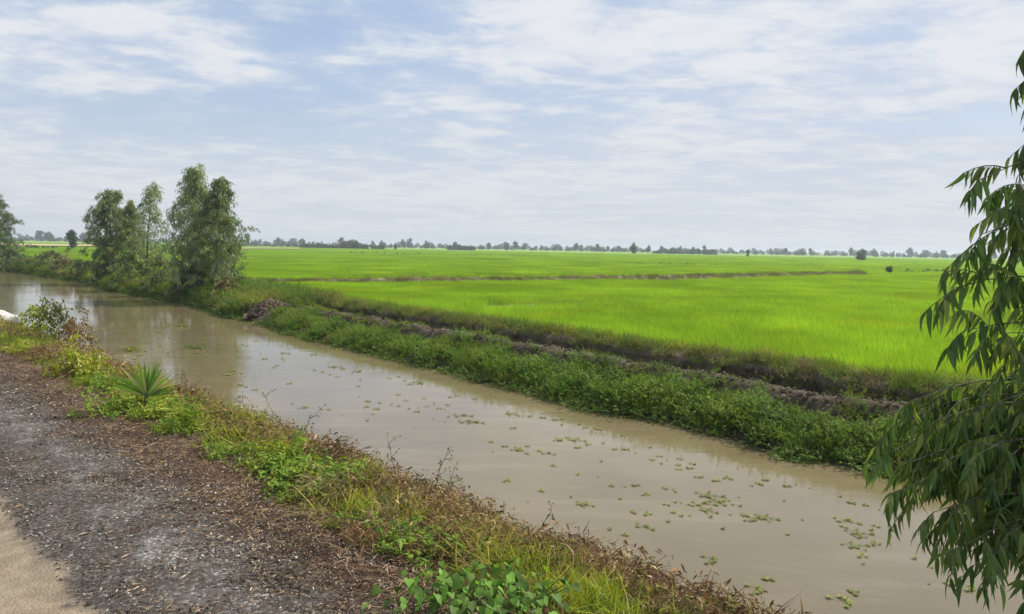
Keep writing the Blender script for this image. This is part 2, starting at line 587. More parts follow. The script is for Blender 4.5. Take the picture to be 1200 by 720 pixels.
def strip(name, mat, ss, off, base, zf, kind='structure', wobz=0.0, wsc=3.0):
    n, m = len(ss), len(off)
    X = np.zeros((n, m)); Y = np.zeros((n, m)); Z = np.zeros((n, m))
    for i, s in enumerate(ss):
        b = base(s)
        for j, o in enumerate(off):
            X[i, j], Y[i, j] = xy(s, b + o)
            z = zf(o, s)
            if wobz and 0.0 < j < m - 1 and abs(s) < 90:
                z += wobz * (wob(X[i, j], Y[i, j], wsc, 1.0) + 0.5 * wob(X[i, j], Y[i, j], wsc * 3, 2.0) + (0.4 * wob(X[i, j], Y[i, j], wsc * 7, 4.0) if wsc < 2 else 0))
            Z[i, j] = z
    o_ = link(name, grid_mesh(name, X, Y, Z, mat))
    tag(o_, kind=kind)
    return o_


ss_near = s_samples(-60, 400, 9, 0.10)
strip('road', M_road, ss_near, [-5.0, -3, -1.5, -0.5, 0.2, 0.7, 0.85, 1.0, 1.15, 1.3, 1.45, 1.6, 1.75, 1.9, 2.05, 2.2, 2.3], lambda s: 0.0,
      lambda o, s: 0.0 + (0.03 * max(0, 1 - abs(o - 1.35) / 0.8) if o > 0.5 else 0), wobz=0.012, wsc=2.5)
strip('near_bank', M_near, ss_near, [2.3, 2.45, 2.6, 2.75, 2.95, 3.15, 3.4, 3.65, 3.9, 4.2, 4.6, 4.95, 5.4, 6.0, 7.5], lambda s: 0.0,
      lambda o, s: float(np.interp(o, NTx, NTz)), wobz=0.05, wsc=2.2)
ss_far = s_samples(-60, 900, 14, 0.14)
strip('far_bank', M_far, ss_far, [-3, -1, -0.4, 0, 0.2, 0.4, 0.65, 0.9, 1.05, 1.2, 1.32, 1.42, 1.55, 1.7, 1.82, 1.95, 2.15, 2.35, 2.58, 2.64, 2.7, 2.76, 2.85,
                                  2.95, 3.15, 3.4, 3.65, 3.9], lambda s: tw(s), far_z, wobz=0.075, wsc=1.9)
ss_w = s_samples(-60, 900, 25, 0.8)
strip('canal_water', M_water, ss_w, [0.0, 0.25, 0.5, 0.75, 1.0], lambda s: 0.0, lambda o, s: Z_WATER)
ow = bpy.data.objects['canal_water']
wX = np.array([[xy(s, 4.3 + o * (tw(s) + 0.5 - 4.3)) for o in (0, 0.25, 0.5, 0.75, 1)] for s in ss_w])
ow.data = grid_mesh('canal_water', wX[..., 0], wX[..., 1], np.full(wX.shape[:2], Z_WATER), M_water)
ss_f = s_samples(-3000, 3200, 40, 2.0)
offs = [3.9, 5, 7, 10, 15, 22, 32, 45, 65, 90, 130, 190, 280, 400, 600, 900, 1400, 2200, 3200]
nX = np.array([[xy(s, float(np.interp(s, FS, FT)) * (1 if o > 4 else 1) + (0 if o > 4 else tw(s) - float(np.interp(s, FS, FT))) + o) for o in offs] for s in ss_f])
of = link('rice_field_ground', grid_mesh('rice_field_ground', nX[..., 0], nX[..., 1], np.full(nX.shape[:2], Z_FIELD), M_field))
tag(of, kind='structure')
gX = np.array([[xy(s, t) for t in (-2500, -800, -200, -60, -20, -5)] for s in (-2500, -600, -100, 0, 100, 400, 900, 2500)])
tag(link('grassland', grid_mesh('grassland', gX[..., 0], gX[..., 1], np.full(gX.shape[:2], -0.02), M_grassland)), kind='structure')
# dry land closing the ends of the canal far outside the picture
for s0, s1 in ((-2500, -60), (400, 2500)):
    g2 = np.array([[xy(s, t) for t in (-5, 0, 5, 14)] for s in (s0, s1)])
    tag(link('grassland', grid_mesh('grassland', g2[..., 0], g2[..., 1], np.full(g2.shape[:2], -0.03), M_grassland)), kind='structure')

# ------------------------------------------------------------------ plant kinds (meshes that get instanced)
rng = np.random.default_rng(7)


def jit(c, n, amt=0.2, hue=0.12):
    c = np.array(c)
    k = rng.uniform(1 - amt, 1 + amt, (n, 1))
    h = rng.uniform(-hue, hue, (n, 1))
    return np.clip(c[None] * k * np.concatenate([1 + h, np.ones((n, 1)), 1 - h], 1), 0.003, 0.9)


def up_dirs(n, tilt):
    a = rng.uniform(0, 2 * math.pi, n); r = tilt * np.sqrt(rng.uniform(0, 1, n))
    return np.stack([np.sin(r) * np.cos(a), np.sin(r) * np.sin(a), np.cos(r)], 1)


def disc(n, r):
    a = rng.uniform(0, 2 * math.pi, n); q = r * np.sqrt(rng.uniform(0, 1, n))
    return np.stack([q * np.cos(a), q * np.sin(a), np.zeros(n)], 1)


def k_grass(n, rad, L, W, col, tilt=0.7, droop=(0.1, 0.7), mat=None, segs=3, name='grass'):
    mb = MB()
    mb.blades(disc(n, rad), up_dirs(n, tilt), rng.uniform(L[0], L[1], n), rng.uniform(W[0], W[1], n),
              rng.uniform(droop[0], droop[1], n), jit(col, n), segs, 'blade', rng=rng)
    return mb.mesh(name, mat or M_plant)


def k_leafy(nst, rad, H, LL, col, per=9, stemcol=(0.10, 0.12, 0.03), prof='ovate', wr=0.5, tilt=0.8, name='weed', mat=None, segs=2, ldroop=(0.0, 0.8)):
    mb = MB()
    P0 = disc(nst, rad); D0 = up_dirs(nst, tilt); h = rng.uniform(H[0], H[1], nst)
    mb.blades(P0, D0, h, 0.005, 0.25, jit(stemcol, nst), 3, 'strip', rng=rng)
    P_, D_ = [], []
    for i in range(nst):
        u = rng.uniform(0.25, 1.0, per)
        p = P0[i] + D0[i] * (h[i] * u)[:, None] + np.array([0, 0, -1]) * (0.25 * h[i] * u ** 2)[:, None]
        a = rng.uniform(0, 2 * math.pi, per)
        d = np.stack([np.cos(a), np.sin(a), rng.uniform(-0.2, 0.8, per)], 1)
        P_.append(p); D_.append(d)
    P_ = np.concatenate(P_); D_ = np.concatenate(D_); n = len(P_)
    ll = rng.uniform(LL[0], LL[1], n)
    side = np.cross(D_, np.array([0, 0, 1.0]) + rng.normal(0, 0.35, (n, 3)))
    mb.blades(P_, D_, ll, ll * wr * rng.uniform(0.8, 1.2, n), rng.uniform(ldroop[0], ldroop[1], n), jit(col, n, 0.25, 0.18), segs, prof, side=side, rng=rng)
    return mb.mesh(name, mat or M_plant)


def k_tangle(n, rad, L, col, name='dry_tangle', rise=0.25):
    mb = MB()
    P0 = disc(n, rad); P0[:, 2] = rng.uniform(0, rise * 0.6, n)
    a = rng.uniform(0, 2 * math.pi, n)
    D0 = np.stack([np.cos(a), np.sin(a), rng.uniform(0.0, 1.3, n)], 1)
    mb.blades(P0, D0, rng.uniform(L[0], L[1], n), rng.uniform(0.004, 0.010, n), rng.uniform(0.3, 1.3, n), jit(col, n, 0.5, 0.1), 4, 'blade', rng=rng)
    m_ = n // 2
    P1 = disc(m_, rad); P1[:, 2] = rng.uniform(0.02, rise, m_)
    mb.blades(P1, rng.normal(0, 1, (m_, 3)), rng.uniform(0.02, 0.05, m_), rng.uniform(0.008, 0.018, m_), 0.4, jit(col, m_, 0.45, 0.15), 2, 'leaf', rng=rng)
    return mb.mesh(name, M_dry)


GREEN = (0.135, 0.225, 0.03)
LIME = (0.31, 0.38, 0.05)
YELL = (0.43, 0.39, 0.09)
DEEP = (0.07, 0.16, 0.022)
STRAW = (0.34, 0.26, 0.14)
BROWN = (0.17, 0.11, 0.065)
OLIVE = (0.25, 0.24, 0.065)

K = dict(
    grass=[k_grass(70, 0.16, (0.10, 0.28), (0.004, 0.009), GREEN) for _ in range(2)],
    lime=[k_grass(80, 0.16, (0.10, 0.26), (0.004, 0.009), LIME) for _ in range(2)],
    yell=[k_grass(70, 0.16, (0.10, 0.30), (0.003, 0.007), YELL, 0.9) for _ in range(2)],
    leafy=[k_leafy(16, 0.16, (0.10, 0.24), (0.028, 0.05), (0.18, 0.29, 0.04)) for _ in range(3)],
    lleafy=[k_leafy(16, 0.16, (0.08, 0.20), (0.025, 0.05), (0.30, 0.35, 0.055)) for _ in range(2)],
    tangle=[k_tangle(240, 0.2, (0.08, 0.26), c) for c in (BROWN, STRAW, (0.26, 0.16, 0.08), (0.30, 0.22, 0.09))],
    olive=[k_leafy(14, 0.18, (0.10, 0.26), (0.02, 0.04), OLIVE) for _ in range(2)],
)
# lush weeds of the far bank: bigger leafy mounds and trailing shoots
K['lush'] = [k_leafy(34, 0.28, (0.16, 0.44), (0.032, 0.062), tuple(v * 1.12 for v in c), per=14, wr=0.36, name='lush_weed') for c in (GREEN, (0.12, 0.23, 0.035), DEEP, (0.145, 0.25, 0.04))]
K['fgrass'] = [k_grass(90, 0.25, (0.15, 0.40), (0.006, 0.012), c, 0.8, segs=2) for c in ((0.11, 0.20, 0.03), (0.17, 0.23, 0.04))]
K['fdry'] = [k_grass(80, 0.22, (0.12, 0.38), (0.006, 0.011), c, 0.9, segs=2, mat=M_dry) for c in (STRAW, (0.26, 0.2, 0.09))]
K['lightw'] = [k_leafy(26, 0.26, (0.2, 0.5), (0.03, 0.055), c, per=12, wr=0.4, name='light_weed') for c in ((0.20, 0.30, 0.05), (0.26, 0.32, 0.07))]
K['tallg'] = [k_grass(70, 0.22, (0.25, 0.55), (0.006, 0.012), c, 0.55, (0.2, 0.8), segs=3) for c in ((0.14, 0.25, 0.035), (0.20, 0.28, 0.05))]
K['ryel'] = [k_grass(80, 0.25, (0.2, 0.42), (0.006, 0.012), (0.30, 0.34, 0.06), 0.7, segs=2)]
K['trail'] = [k_leafy(18, 0.25, (0.15, 0.4), (0.03, 0.055), (0.14, 0.23, 0.05), per=9, tilt=1.45, wr=0.5, name='trailing_weed') for _ in range(2)]
K['fscrub'] = [k_leafy(22, 0.22, (0.12, 0.36), (0.03, 0.05), c, per=8, wr=0.4) for c in ((0.12, 0.15, 0.035), (0.18, 0.18, 0.06))]


class Scat:
    """collects points per kind and writes one stuff object"""
    def __init__(self):
        self.p, self.r, self.s, self.i, self.kinds = [], [], [], [], []

    def add(self, kind, x, y, z, sc=1.0, tilt=0.25):
        ms = K[kind]
        m_ = ms[int(rng.integers(len(ms)))]
        if m_ not in self.kinds: self.kinds.append(m_)
        self.p.append((x, y, z)); self.r.append((rng.normal(0, tilt), rng.normal(0, tilt), rng.uniform(0, 6.283)))
        self.s.append(sc); self.i.append(self.kinds.index(m_))

    def build(self, name, label, cat=None):
        if self.p: return scatter(name, self.kinds, self.p, self.r, self.s, self.i, label, cat)


def near_z(s, t):
    x, y = xy(s, t)
    return float(np.interp(t, NTx, NTz)) + 0.05 * (wob(x, y, 2.2, 1.0) + 0.5 * wob(x, y, 6.6, 2.0)) if t > 2.35 else 0.0


# near bank ----------------------------------------------------------
green_sc, dry_sc = Scat(), Scat()
NB = 9500
for _ in range(NB):
    s = -3 + 43 * rng.uniform() ** 1.5
    t = rng.uniform(2.15, 4.9)
    x, y = xy(s, t)
    edge = (2.36 - 0.14 * math.exp(-((s - 3.7) / 0.9) ** 2)) + 0.30 * wob(s, 0, 0.9, 8) + 0.16 * wob(s, 0, 2.6, 9)
    if t < edge: continue
    z = near_z(s, t)
    q = wob(x, y, 0.9, 21) + 0.5 * wob(x, y, 2.4, 22)
    q2 = wob(x, y, 0.7, 31)
    top = (t - edge) / 1.12
    sc = rng.uniform(0.6, 1.3)
    if t < edge + 0.15: sc *= 0.6
    if t > 3.0: sc *= (1.15 if s > 5 else 1.0)
    if s < 4.5 and t > 3.3: sc *= 0.72
    if s < 4.0 and t > 3.62: continue
    if s < 2.6 and t > 3.4: continue
    r = rng.uniform()
    if s > 13.5:                                   # far end of the near bank
        if top < 0.55 and q > -0.25: kind = 'grass' if r < 0.6 else 'lime'
        else: kind = ('yell', 'tangle', 'olive', 'lime')[int(r * 4)]
    elif s > 10:
        kind = 'tangle' if (q > 0.05 and r < 0.6) or (top > 0.6 and r < 0.5) else ('lleafy' if q2 > -0.1 else 'lime')
    elif s > 6.6:
        if top < 0.5: kind = ('leafy', 'lleafy', 'lime', 'grass', 'yell', 'lleafy')[int(r * 6)]
        else: kind = ('tangle', 'lime', 'yell', 'lime', 'grass', 'lleafy')[int(r * 6)]
    elif s > 4.2:
        if top < 0.34 + 0.35 * q: kind = 'leafy' if r < 0.62 else 'lleafy'
        elif top > 0.66: kind = 'tangle' if r < 0.55 else ('lleafy' if r < 0.8 else 'yell')
        else: kind = ('lime', 'lleafy', 'yell', 'olive', 'tangle', 'grass')[int(r * 6)]
    else:
        if top > 0.60 + 0.4 * q2: kind = 'tangle' if r < 0.70 else ('olive' if r < 0.9 else 'lime')
        elif top < 0.25 and q < 0: kind = 'leafy' if r < 0.5 else 'tangle'
        else: kind = ('lime', 'yell', 'olive', 'lime', 'yell', 'grass', 'grass', 'tangle', 'lime')[int(r * 9)]
    tgt = dry_sc if kind in ('tangle',) else green_sc
    tgt.add(kind, x, y, z - 0.01, sc * (0.8 if kind == 'tangle' else 1))
green_sc.build('roadside_weeds', 'mixed green and lime weeds and grass along the gravel edge of the canal', 'weeds')
dry_sc.build('dry_weeds', 'brown dried weed tangle along the top of the near canal bank', 'weeds')

# straw and litter on the gravel ---------------------------------------
def k_litter(n, rad, L, W, col):
    mb = MB()
    p = disc(n, rad); p[:, 2] = rng.uniform(0.003, 0.018, n)
    a = rng.uniform(0, 2 * math.pi, n)
    d = np.stack([np.cos(a), np.sin(a), rng.uniform(-.05, .3, n)], 1)
    side = np.cross(d, np.array([0, 0, 1.0]) + rng.normal(0, 0.5, (n, 3)))
    mb.blades(p, d, rng.uniform(L[0], L[1], n), rng.uniform(W[0], W[1], n), rng.uniform(0, .3, n), jit(col, n, 0.5, 0.1), 2, 'leaf', side=side, rng=rng)
    return mb.mesh('litter', M_dry)


K['litter'] = [k_litter(26, 0.12, (0.015, 0.045), (0.004, 0.010), c) for c in ((0.10, 0.06, 0.038), (0.16, 0.105, 0.07), (0.05, 0.036, 0.027), (0.27, 0.20, 0.13))]
K['palelit'] = [k_litter(9, 0.12, (0.02, 0.05), (0.004, 0.008), c) for c in ((0.42, 0.36, 0.28), (0.36, 0.27, 0.16))]
K['strawlit'] = [k_litter(22, 0.14, (0.05, 0.14), (0.003, 0.007), c) for c in (STRAW, (0.24, 0.16, 0.10))]


def k_stone():
    import bmesh
    bm = bmesh.new()
    bmesh.ops.create_icosphere(bm, subdivisions=1, radius=1)
    for v in bm.verts:
        v.co *= rng.uniform(0.7, 1.15)
        v.co.z *= 0.55
    me = bpy.data.meshes.new('stone'); bm.to_mesh(me); bm.free()
    me.materials.append(M_stone)
    return me


K['stone'] = [k_stone() for _ in range(4)]
sc_ = Scat()
for _ in range(9000):
    s = 1.2 + 24 * rng.uniform() ** 2.0
    t = rng.uniform(0.95, 2.75)
    if t < 1.1 and rng.uniform() < 0.5: continue
    x, y = xy(s, t)
    if t > 1.85: kind = 'strawlit' if rng.uniform() < 0.18 else 'litter'
    else:
        kind = 'litter'
        if rng.uniform() < 0.35: continue
        if rng.uniform() < 0.3: kind = 'palelit'
    sc_.add(kind, x, y, 0.015 + (near_z(s, t) if t > 2.35 else 0.0), rng.uniform(0.5, 1.0), 0.06)
sc_.build('leaf_litter', 'brown dead leaves and straw strewn over the gravel verge', 'leaf litter')
sc_ = Scat()
for _ in range(30000):
    s = 1.2 + 20 * rng.uniform() ** 1.8
    t = rng.uniform(0.9, 2.2)
    x, y = xy(s, t)
    if wob(x, y, 1.1, 44) < -0.1 and rng.uniform() < 0.6: continue
    sc_.add('stone', x, y, 0.022, rng.choice([0.003, 0.004, 0.006, 0.009, 0.013], p=[.2, .3, .3, .17, .03]), 0.5)
sc_.build('gravel', 'small pale and dark stone chips spread along the road edge', 'gravel')

MOUND = on_bank(318, 1.0)
# far bank ---------------------------------------------------------------
weed, bgrass = Scat(), Scat()
for _ in range(21000):
    s = -8 + 118 * rng.uniform() ** 1.35
    o = rng.uniform(-0.15, 4.1)
    b = tw(s)
    x, y = xy(s, b + o)
    if y < 2 or abs(x) > 0.95 * y + 3: continue
    if math.hypot(x - MOUND[0], y - MOUND[1] + 0.3) < 1.15: continue
    z = far_zw(o, s, x, y)
    q = wob(x, y, 0.5, 61) + 0.5 * wob(x, y, 1.5, 62)
    r = rng.uniform()
    if s < 27:
        if o < 0.12:
            if r < 0.6: weed.add('trail', x, y, Z_WATER + 0.01, rng.uniform(0.7, 1.1))
        elif o < 1.2 + 0.18 * q:
            q3 = wob(x, y, 0.8, 66)
            k = 'lush' if r < 0.56 - 0.5 * q3 else ('tallg' if r < 0.82 else ('lightw' if r < 0.95 else 'fscrub'))
            if q3 > 0.33 and r < 0.3: k = 'fdry'
            if o < 0.35 and q3 < -0.25: continue
            weed.add(k, x, y, z - 0.03, rng.uniform(0.7, 1.25) * (1 + 0.35 * q) * (0.75 + 0.25 * min(1, o / 0.4)) * (1.0 if o < 0.85 else 0.8))
        elif o < 1.42:
            if r < 0.42 + 0.5 * q: weed.add('lush' if r < .12 else 'fgrass' if r < .25 else 'fscrub', x, y, z - 0.02, rng.uniform(0.45, 0.8))
        elif o < 1.9:
            if r < 0.14 + 0.4 * q: bgrass.add('fgrass' if r < .2 else 'lightw', x, y, z - 0.02, rng.uniform(0.35, 0.75))
        elif o < 2.6:
            if r < 0.22 + 0.3 * q: bgrass.add('fscrub' if r < .2 else 'fgrass', x, y, z - 0.02, rng.uniform(0.45, 0.8))
        elif o < 2.75:
            if r < 0.5: bgrass.add('fscrub' if r < 0.3 else 'lightw', x, y, z - 0.02, rng.uniform(0.5, 0.9))
        elif o < 3.15:
            bgrass.add('fscrub' if r < 0.40 else ('fdry' if r < 0.58 + .2 * q else 'fgrass'), x, y, z - 0.03, rng.uniform(0.6, 1.15))
        else:
            bgrass.add('fgrass' if r < 0.66 - 0.3 * q else ('fdry' if r < 0.78 else 'ryel'), x, y, z - 0.03, rng.uniform(0.8, 1.3))
    else:
        if math.hypot(x - MOUND[0], y - MOUND[1]) < 1.3: continue
        if o < 0.25: k, sc = 'trail', 1.2
        elif q > 0.1: k, sc = ('fdry', 'fscrub', 'ryel')[int(r * 3)], 1.7
        else: k, sc = ('fgrass', 'lush', 'fscrub', 'fgrass')[int(r * 4)], 1.6
        (weed if k in ('lush', 'trail') else bgrass).add(k, x, y, z - 0.02, sc * rng.uniform(0.7, 1.2))
weed.build('bank_weeds', 'lush dark green weeds hanging over the far waterline', 'weeds')
M_clod = soil_mat('clod_soil', (0.07, 0.053, 0.036), (0.17, 0.135, 0.095), 5)
K['clod'] = []
for _ in range(5):
    c_ = k_stone(); c_.materials.clear(); c_.materials.append(M_clod); K['clod'].append(c_)
clods = Scat()
for _ in range(5500):
    s = -8 + 34 * rng.uniform() ** 1.1
    o = rng.normal(1.5, 0.26) if rng.uniform() < 0.7 else rng.uniform(2.0, 3.1)
    x, y = xy(s, tw(s) + o)
    if y < 2: continue
    clods.add('clod', x, y, far_zw(o, s, x, y), float(np.clip(rng.lognormal(-3.8, 0.6), 0.010, 0.085)), 0.6)
for _ in range(700):
    a = rng.uniform(0, 6.283); q = 1.05 * math.sqrt(rng.uniform())
    zz = -1.2 + max(0, 0.58 * (1 - q ** 1.8)) - 0.05
    clods.add('clod', MOUND[0] + q * math.cos(a), MOUND[1] + 0.85 * q * math.sin(a), zz, rng.uniform(0.03, 0.11), 0.6)
clods.build('earth_clods', 'crumbled clods of dry earth along the ridge and the heap', 'clods')
bgrass.build('bank_grass', 'rough green and straw grass on the earth bank beside the rice', 'grass')

# rice -------------------------------------------------------------------
RICE = (0.245, 0.405, 0.03)


def k_rice(size, n, H, W, segs, col=RICE):
    mb = MB()
    p = np.stack([rng.uniform(-size / 2, size / 2, n), rng.uniform(-size / 2, size / 2, n), np.zeros(n)], 1)
    mb.blades(p, up_dirs(n, 0.45), rng.uniform(H[0], H[1], n), rng.uniform(W[0], W[1], n), rng.uniform(0.0, 0.35, n), jit(col, n, 0.18, 0.10), segs, 'blade', rng=rng)
    return mb.mesh('rice_leaves', M_rice)


K['rice1'] = [k_rice(1.25, 900, (0.20, 0.38), (0.007, 0.013), 2) for _ in range(4)]
K['rice2'] = [k_rice(3.6, 1500, (0.22, 0.38), (0.02, 0.034), 2) for _ in range(4)]
K['rice3'] = [k_rice(12.0, 2600, (0.22, 0.42), (0.06, 0.11), 1) for _ in range(4)]

# the long bund through the field and the fainter one (points on the ground)
def line_pts(pix, z=Z_FIELD):
    return [tuple(at_z(a, b, z)[:2]) for a, b in pix]


BUNDS = [line_pts([(262, 335), (400, 333.5), (520, 332), (640, 330.5), (760, 328), (880, 325.5), (1010, 322)]),
         line_pts([(560, 362), (640, 358), (740, 352), (840, 348), (940, 343)])]


def seg_dist(x, y, pl):
    best = 1e9
    for (x0, y0), (x1, y1) in zip(pl[:-1], pl[1:]):
        dx, dy = x1 - x0, y1 - y0
        u = max(0, min(1, ((x - x0) * dx + (y - y0) * dy) / (dx * dx + dy * dy)))
        best = min(best, math.hypot(x - x0 - u * dx, y - y0 - u * dy))
    return best


rc = Scat()
def tile(kind, size, d0, d1, fov=0.92):
    n = int(d1 / size) + 2
    for i in range(-n, n):
        for j in range(0, n):
            x, y = (i + 0.5) * size, (j + 0.5) * size
            if not (d0 <= y < d1) or abs(x) > fov * y + size: continue
            s, t = st(x, y)
            o = t - float(np.interp(s, FS, FT))
            if o < 3.55 + size * 0.6: continue
            if seg_dist(x, y, BUNDS[0]) < size * 0.5 + 0.25: continue
            if size < 2:
                if seg_dist(x, y, BUNDS[1]) < 0.7 and rng.uniform() < 0.7: continue
            a = math.pi / 2 * int(rng.integers(4))
            ms = K[kind]; m_ = ms[int(rng.integers(len(ms)))]
            if m_ not in rc.kinds: rc.kinds.append(m_)
            hgt = 1 + 0.12 * wob(x, y, 0.12, 71) + 0.08 * wob(x, y, 0.5, 72)
            rc.p.append((x, y, Z_FIELD)); rc.r.append((0, 0, a)); rc.s.append(hgt); rc.i.append(rc.kinds.index(m_))


tile('rice1', 1.15, 10, 58)
tile('rice2', 3.45, 34.5, 117.3)
tile('rice3', 11.5, 115, 400)
# fill the ragged margins next to the bank and the bund with small tiles
for _ in range(3600):
    s = -12 + 110 * rng.uniform()
    o = rng.uniform(3.7, 9.0)
    x, y = xy(s, tw(s) + o)
    if y < 3 or abs(x) > 0.92 * y + 3: continue
    ms = K['rice1']; m_ = ms[int(rng.integers(4))]
    if m_ not in rc.kinds: rc.kinds.append(m_)
    if o < 4.3: k_ = 0.55
    elif y > 34: k_ = 0.9
    elif o < 5.2: k_ = 0.8
    else: continue
    rc.p.append((x, y, Z_FIELD)); rc.r.append((0, 0, rng.uniform(0, 6.28))); rc.s.append(k_); rc.i.append(rc.kinds.index(m_))
rc.build('rice_plants', 'bright green young rice covering the flooded field', 'rice')

# bunds ------------------------------------------------------------------
bsc = Scat()
for bi, pl in enumerate(BUNDS):
    P_ = np.array(pl); seg = np.linalg.norm(np.diff(P_, axis=0), axis=1); L_ = np.concatenate([[0], np.cumsum(seg)])
    n = int(L_[-1] / 0.3)
    uu = np.linspace(0, L_[-1], n)
    C = np.stack([np.interp(uu, L_, P_[:, 0]), np.interp(uu, L_, P_[:, 1])], 1)
    T = np.gradient(C, axis=0); T /= np.linalg.norm(T, axis=1)[:, None]
    N_ = np.stack([-T[:, 1], T[:, 0]], 1)
    hh = 0.34 if bi == 0 else 0.08
    wd = 0.55 if bi == 0 else 0.3
    cr = np.array([-1, -0.55, -0.3, 0, 0.3, 0.55, 1]) * wd; ch = np.array([-0.1, 0.55, 0.95, 1, 0.95, 0.55, -0.1]) * hh
    X = C[:, 0:1] + N_[:, 0:1] * cr; Y = C[:, 1:2] + N_[:, 1:2] * cr
    Z = np.tile(ch, (n, 1)) + Z_FIELD
    for i in range(n):
        X[i] += 0.15 * wob(C[i, 0], C[i, 1], 0.4, 81)
        Z[i, 1:-1] += 0.10 * wob(C[i, 0], C[i, 1], 0.8, 82) * (1 if bi == 0 else 0.3) + rng.normal(0, 0.02, 5)
    tag(link('field_bund', grid_mesh('field_bund', X, Y, Z, M_bund)), kind='structure')
    for i in range(n):
        q = wob(C[i, 0], C[i, 1], 0.25, 83) + 0.4 * wob(C[i, 0], C[i, 1], 1.1, 84)
        reps = 6 if bi == 0 else 1
        for _ in range(reps):
            o = rng.normal(0, 0.42 if bi == 0 else 0.6)
            r = rng.uniform()
            k = 'fdry' if r < 0.40 + 0.5 * q else ('fgrass' if r < 0.85 else 'fscrub')
            if bi == 1: k = 'fdry' if r < 0.5 else 'fgrass'
            zz = Z_FIELD + max(0, hh * (1 - (o / wd) ** 2)) * 0.9
            bsc.add(k, C[i, 0] + N_[i, 0] * o, C[i, 1] + N_[i, 1] * o, zz - 0.02, rng.uniform(0.7, 1.5) * (1.0 if bi == 0 else 0.8) * (1 + 0.5 * q))
bsc.build('bund_grass', 'brown and green grass growing along the low bund in the rice', 'grass')

# ------------------------------------------------------------------ trees
def spray_leaves(mb, C, n_each, ext, leafL, leafW, col, down=1.0, segs=2):
    """C: centres of sprays; leaves hang round short drooping twigs"""
    N = len(C)
    idx = np.repeat(np.arange(N), n_each)
    n = len(idx)
    a = rng.uniform(0, 2 * math.pi, N); sd = np.stack([np.cos(a), np.sin(a), -rng.uniform(0.2, 1.6, N)], 1)
    sd /= np.linalg.norm(sd, axis=1)[:, None]
    u = rng.uniform(-0.2, 1.0, n)
    p = C[idx] + sd[idx] * (u * ext)[:, None] + rng.normal(0, ext * 0.16, (n, 3))
    d = sd[idx] * 0.6 + rng.normal(0, 0.55, (n, 3)); d[:, 2] -= 0.7 * down
    tint = rng.uniform(0.75, 1.25, (N, 1))[idx]
    mb.blades(p, d, rng.uniform(0.7, 1.2, n) * leafL, rng.uniform(0.8, 1.2, n) * leafW, rng.uniform(0, .3, n), jit(col, n, 0.2, 0.12) * tint, segs, 'leaf', rng=rng)


def tree(name, loc, H, spread, label, cat, group=None, seed=0, nl=26, low=0.14, leaf=(0.155, 0.040), per=22, col=(0.085, 0.125, 0.055),
         prof=None, lean=(0, 0), twin=0.0, rise=0.75, ntw=6, mat=None, rz=None, trunk_r=None, wilt=0.35):
    global rng
    rng = np.random.default_rng(seed)
    t = empty(name, loc, label, cat, group)
    if rz: t.rotation_euler[2] = rz
    prof = prof or (lambda u: (0.55 + 0.6 * math.sin(math.pi * min(1, u * 0.9 + 0.12))) * (1.0 - 0.72 * max(0, u - 0.35) / 0.65))
    hs = np.linspace(0, 1, 11)
    wx = np.cumsum(rng.normal(0, 0.018, 11)) * H; wy = np.cumsum(rng.normal(0, 0.018, 11)) * H
    tr = np.stack([wx * hs + lean[0] * hs, wy * hs + lean[1] * hs, hs * H * 0.97 - 0.25 * (1 - hs)], 1)
    r0 = trunk_r or H * 0.011
    mb = MB(); mb.tube(tr, r0 * (1 - 0.92 * hs), 7, (0.2, 0.18, 0.14))
    link('trunk', mb.mesh('trunk', M_bark, True), t)
    centres = []
    for i in range(nl):
        u = low + (0.97 - low) * ((i + rng.uniform(0, 1)) / nl)
        b = np.array([np.interp(u, hs, tr[:, k]) for k in range(3)])
        az = i * 2.399 + rng.uniform(-.5, .5)
        L_ = spread * prof(u) * rng.uniform(0.65, 1.2)
        out_ = np.array([math.cos(az), math.sin(az), 0])
        k = np.linspace(0, 1, 6)
        path = b + out_ * (L_ * k ** 0.9)[:, None] + np.array([0, 0, 1.0]) * ((rise * L_ * k) - (rise + wilt) * L_ * 0.75 * k ** 2.4)[:, None]
        path[1:-1] += rng.normal(0, 0.03 * L_, (4, 3))
        if L_ > 0.25 * spread:
            mb = MB(); mb.tube(path, r0 * 0.38 * (1 - u * 0.6) * (1 - 0.85 * k), 5, (0.2, 0.18, 0.14))
            link('limb', mb.mesh('limb', M_bark, True), t)
        for _ in range(ntw):
            q = rng.uniform(0.25, 1.0)
            c = np.array([np.interp(q, k, path[:, j]) for j in range(3)]) + rng.normal(0, 0.13 * L_, 3)
            centres.append(c)
    # leader tip
    for _ in range(ntw):
        centres.append(tr[-1] + rng.normal(0, 0.12, 3) - np.array([0, 0, rng.uniform(0, 0.08 * H)]))
    mb = MB(); spray_leaves(mb, np.array(centres), per, 0.055 * H + 0.12, leaf[0], leaf[1], col)
    link('crown', mb.mesh('crown', mat or M_tree), t)
    return t


def stand(px, off, py_top, name, spread, label, seed, **kw):
    x, y = on_bank(px, off)
    s, t = st(x, y)
    z = far_z(off, s)
    H = height_for(x, y, z, py_top, px)
    return tree(name, (x, y, z), H, spread, label, kw.pop('cat', 'tree'), seed=seed, **kw)


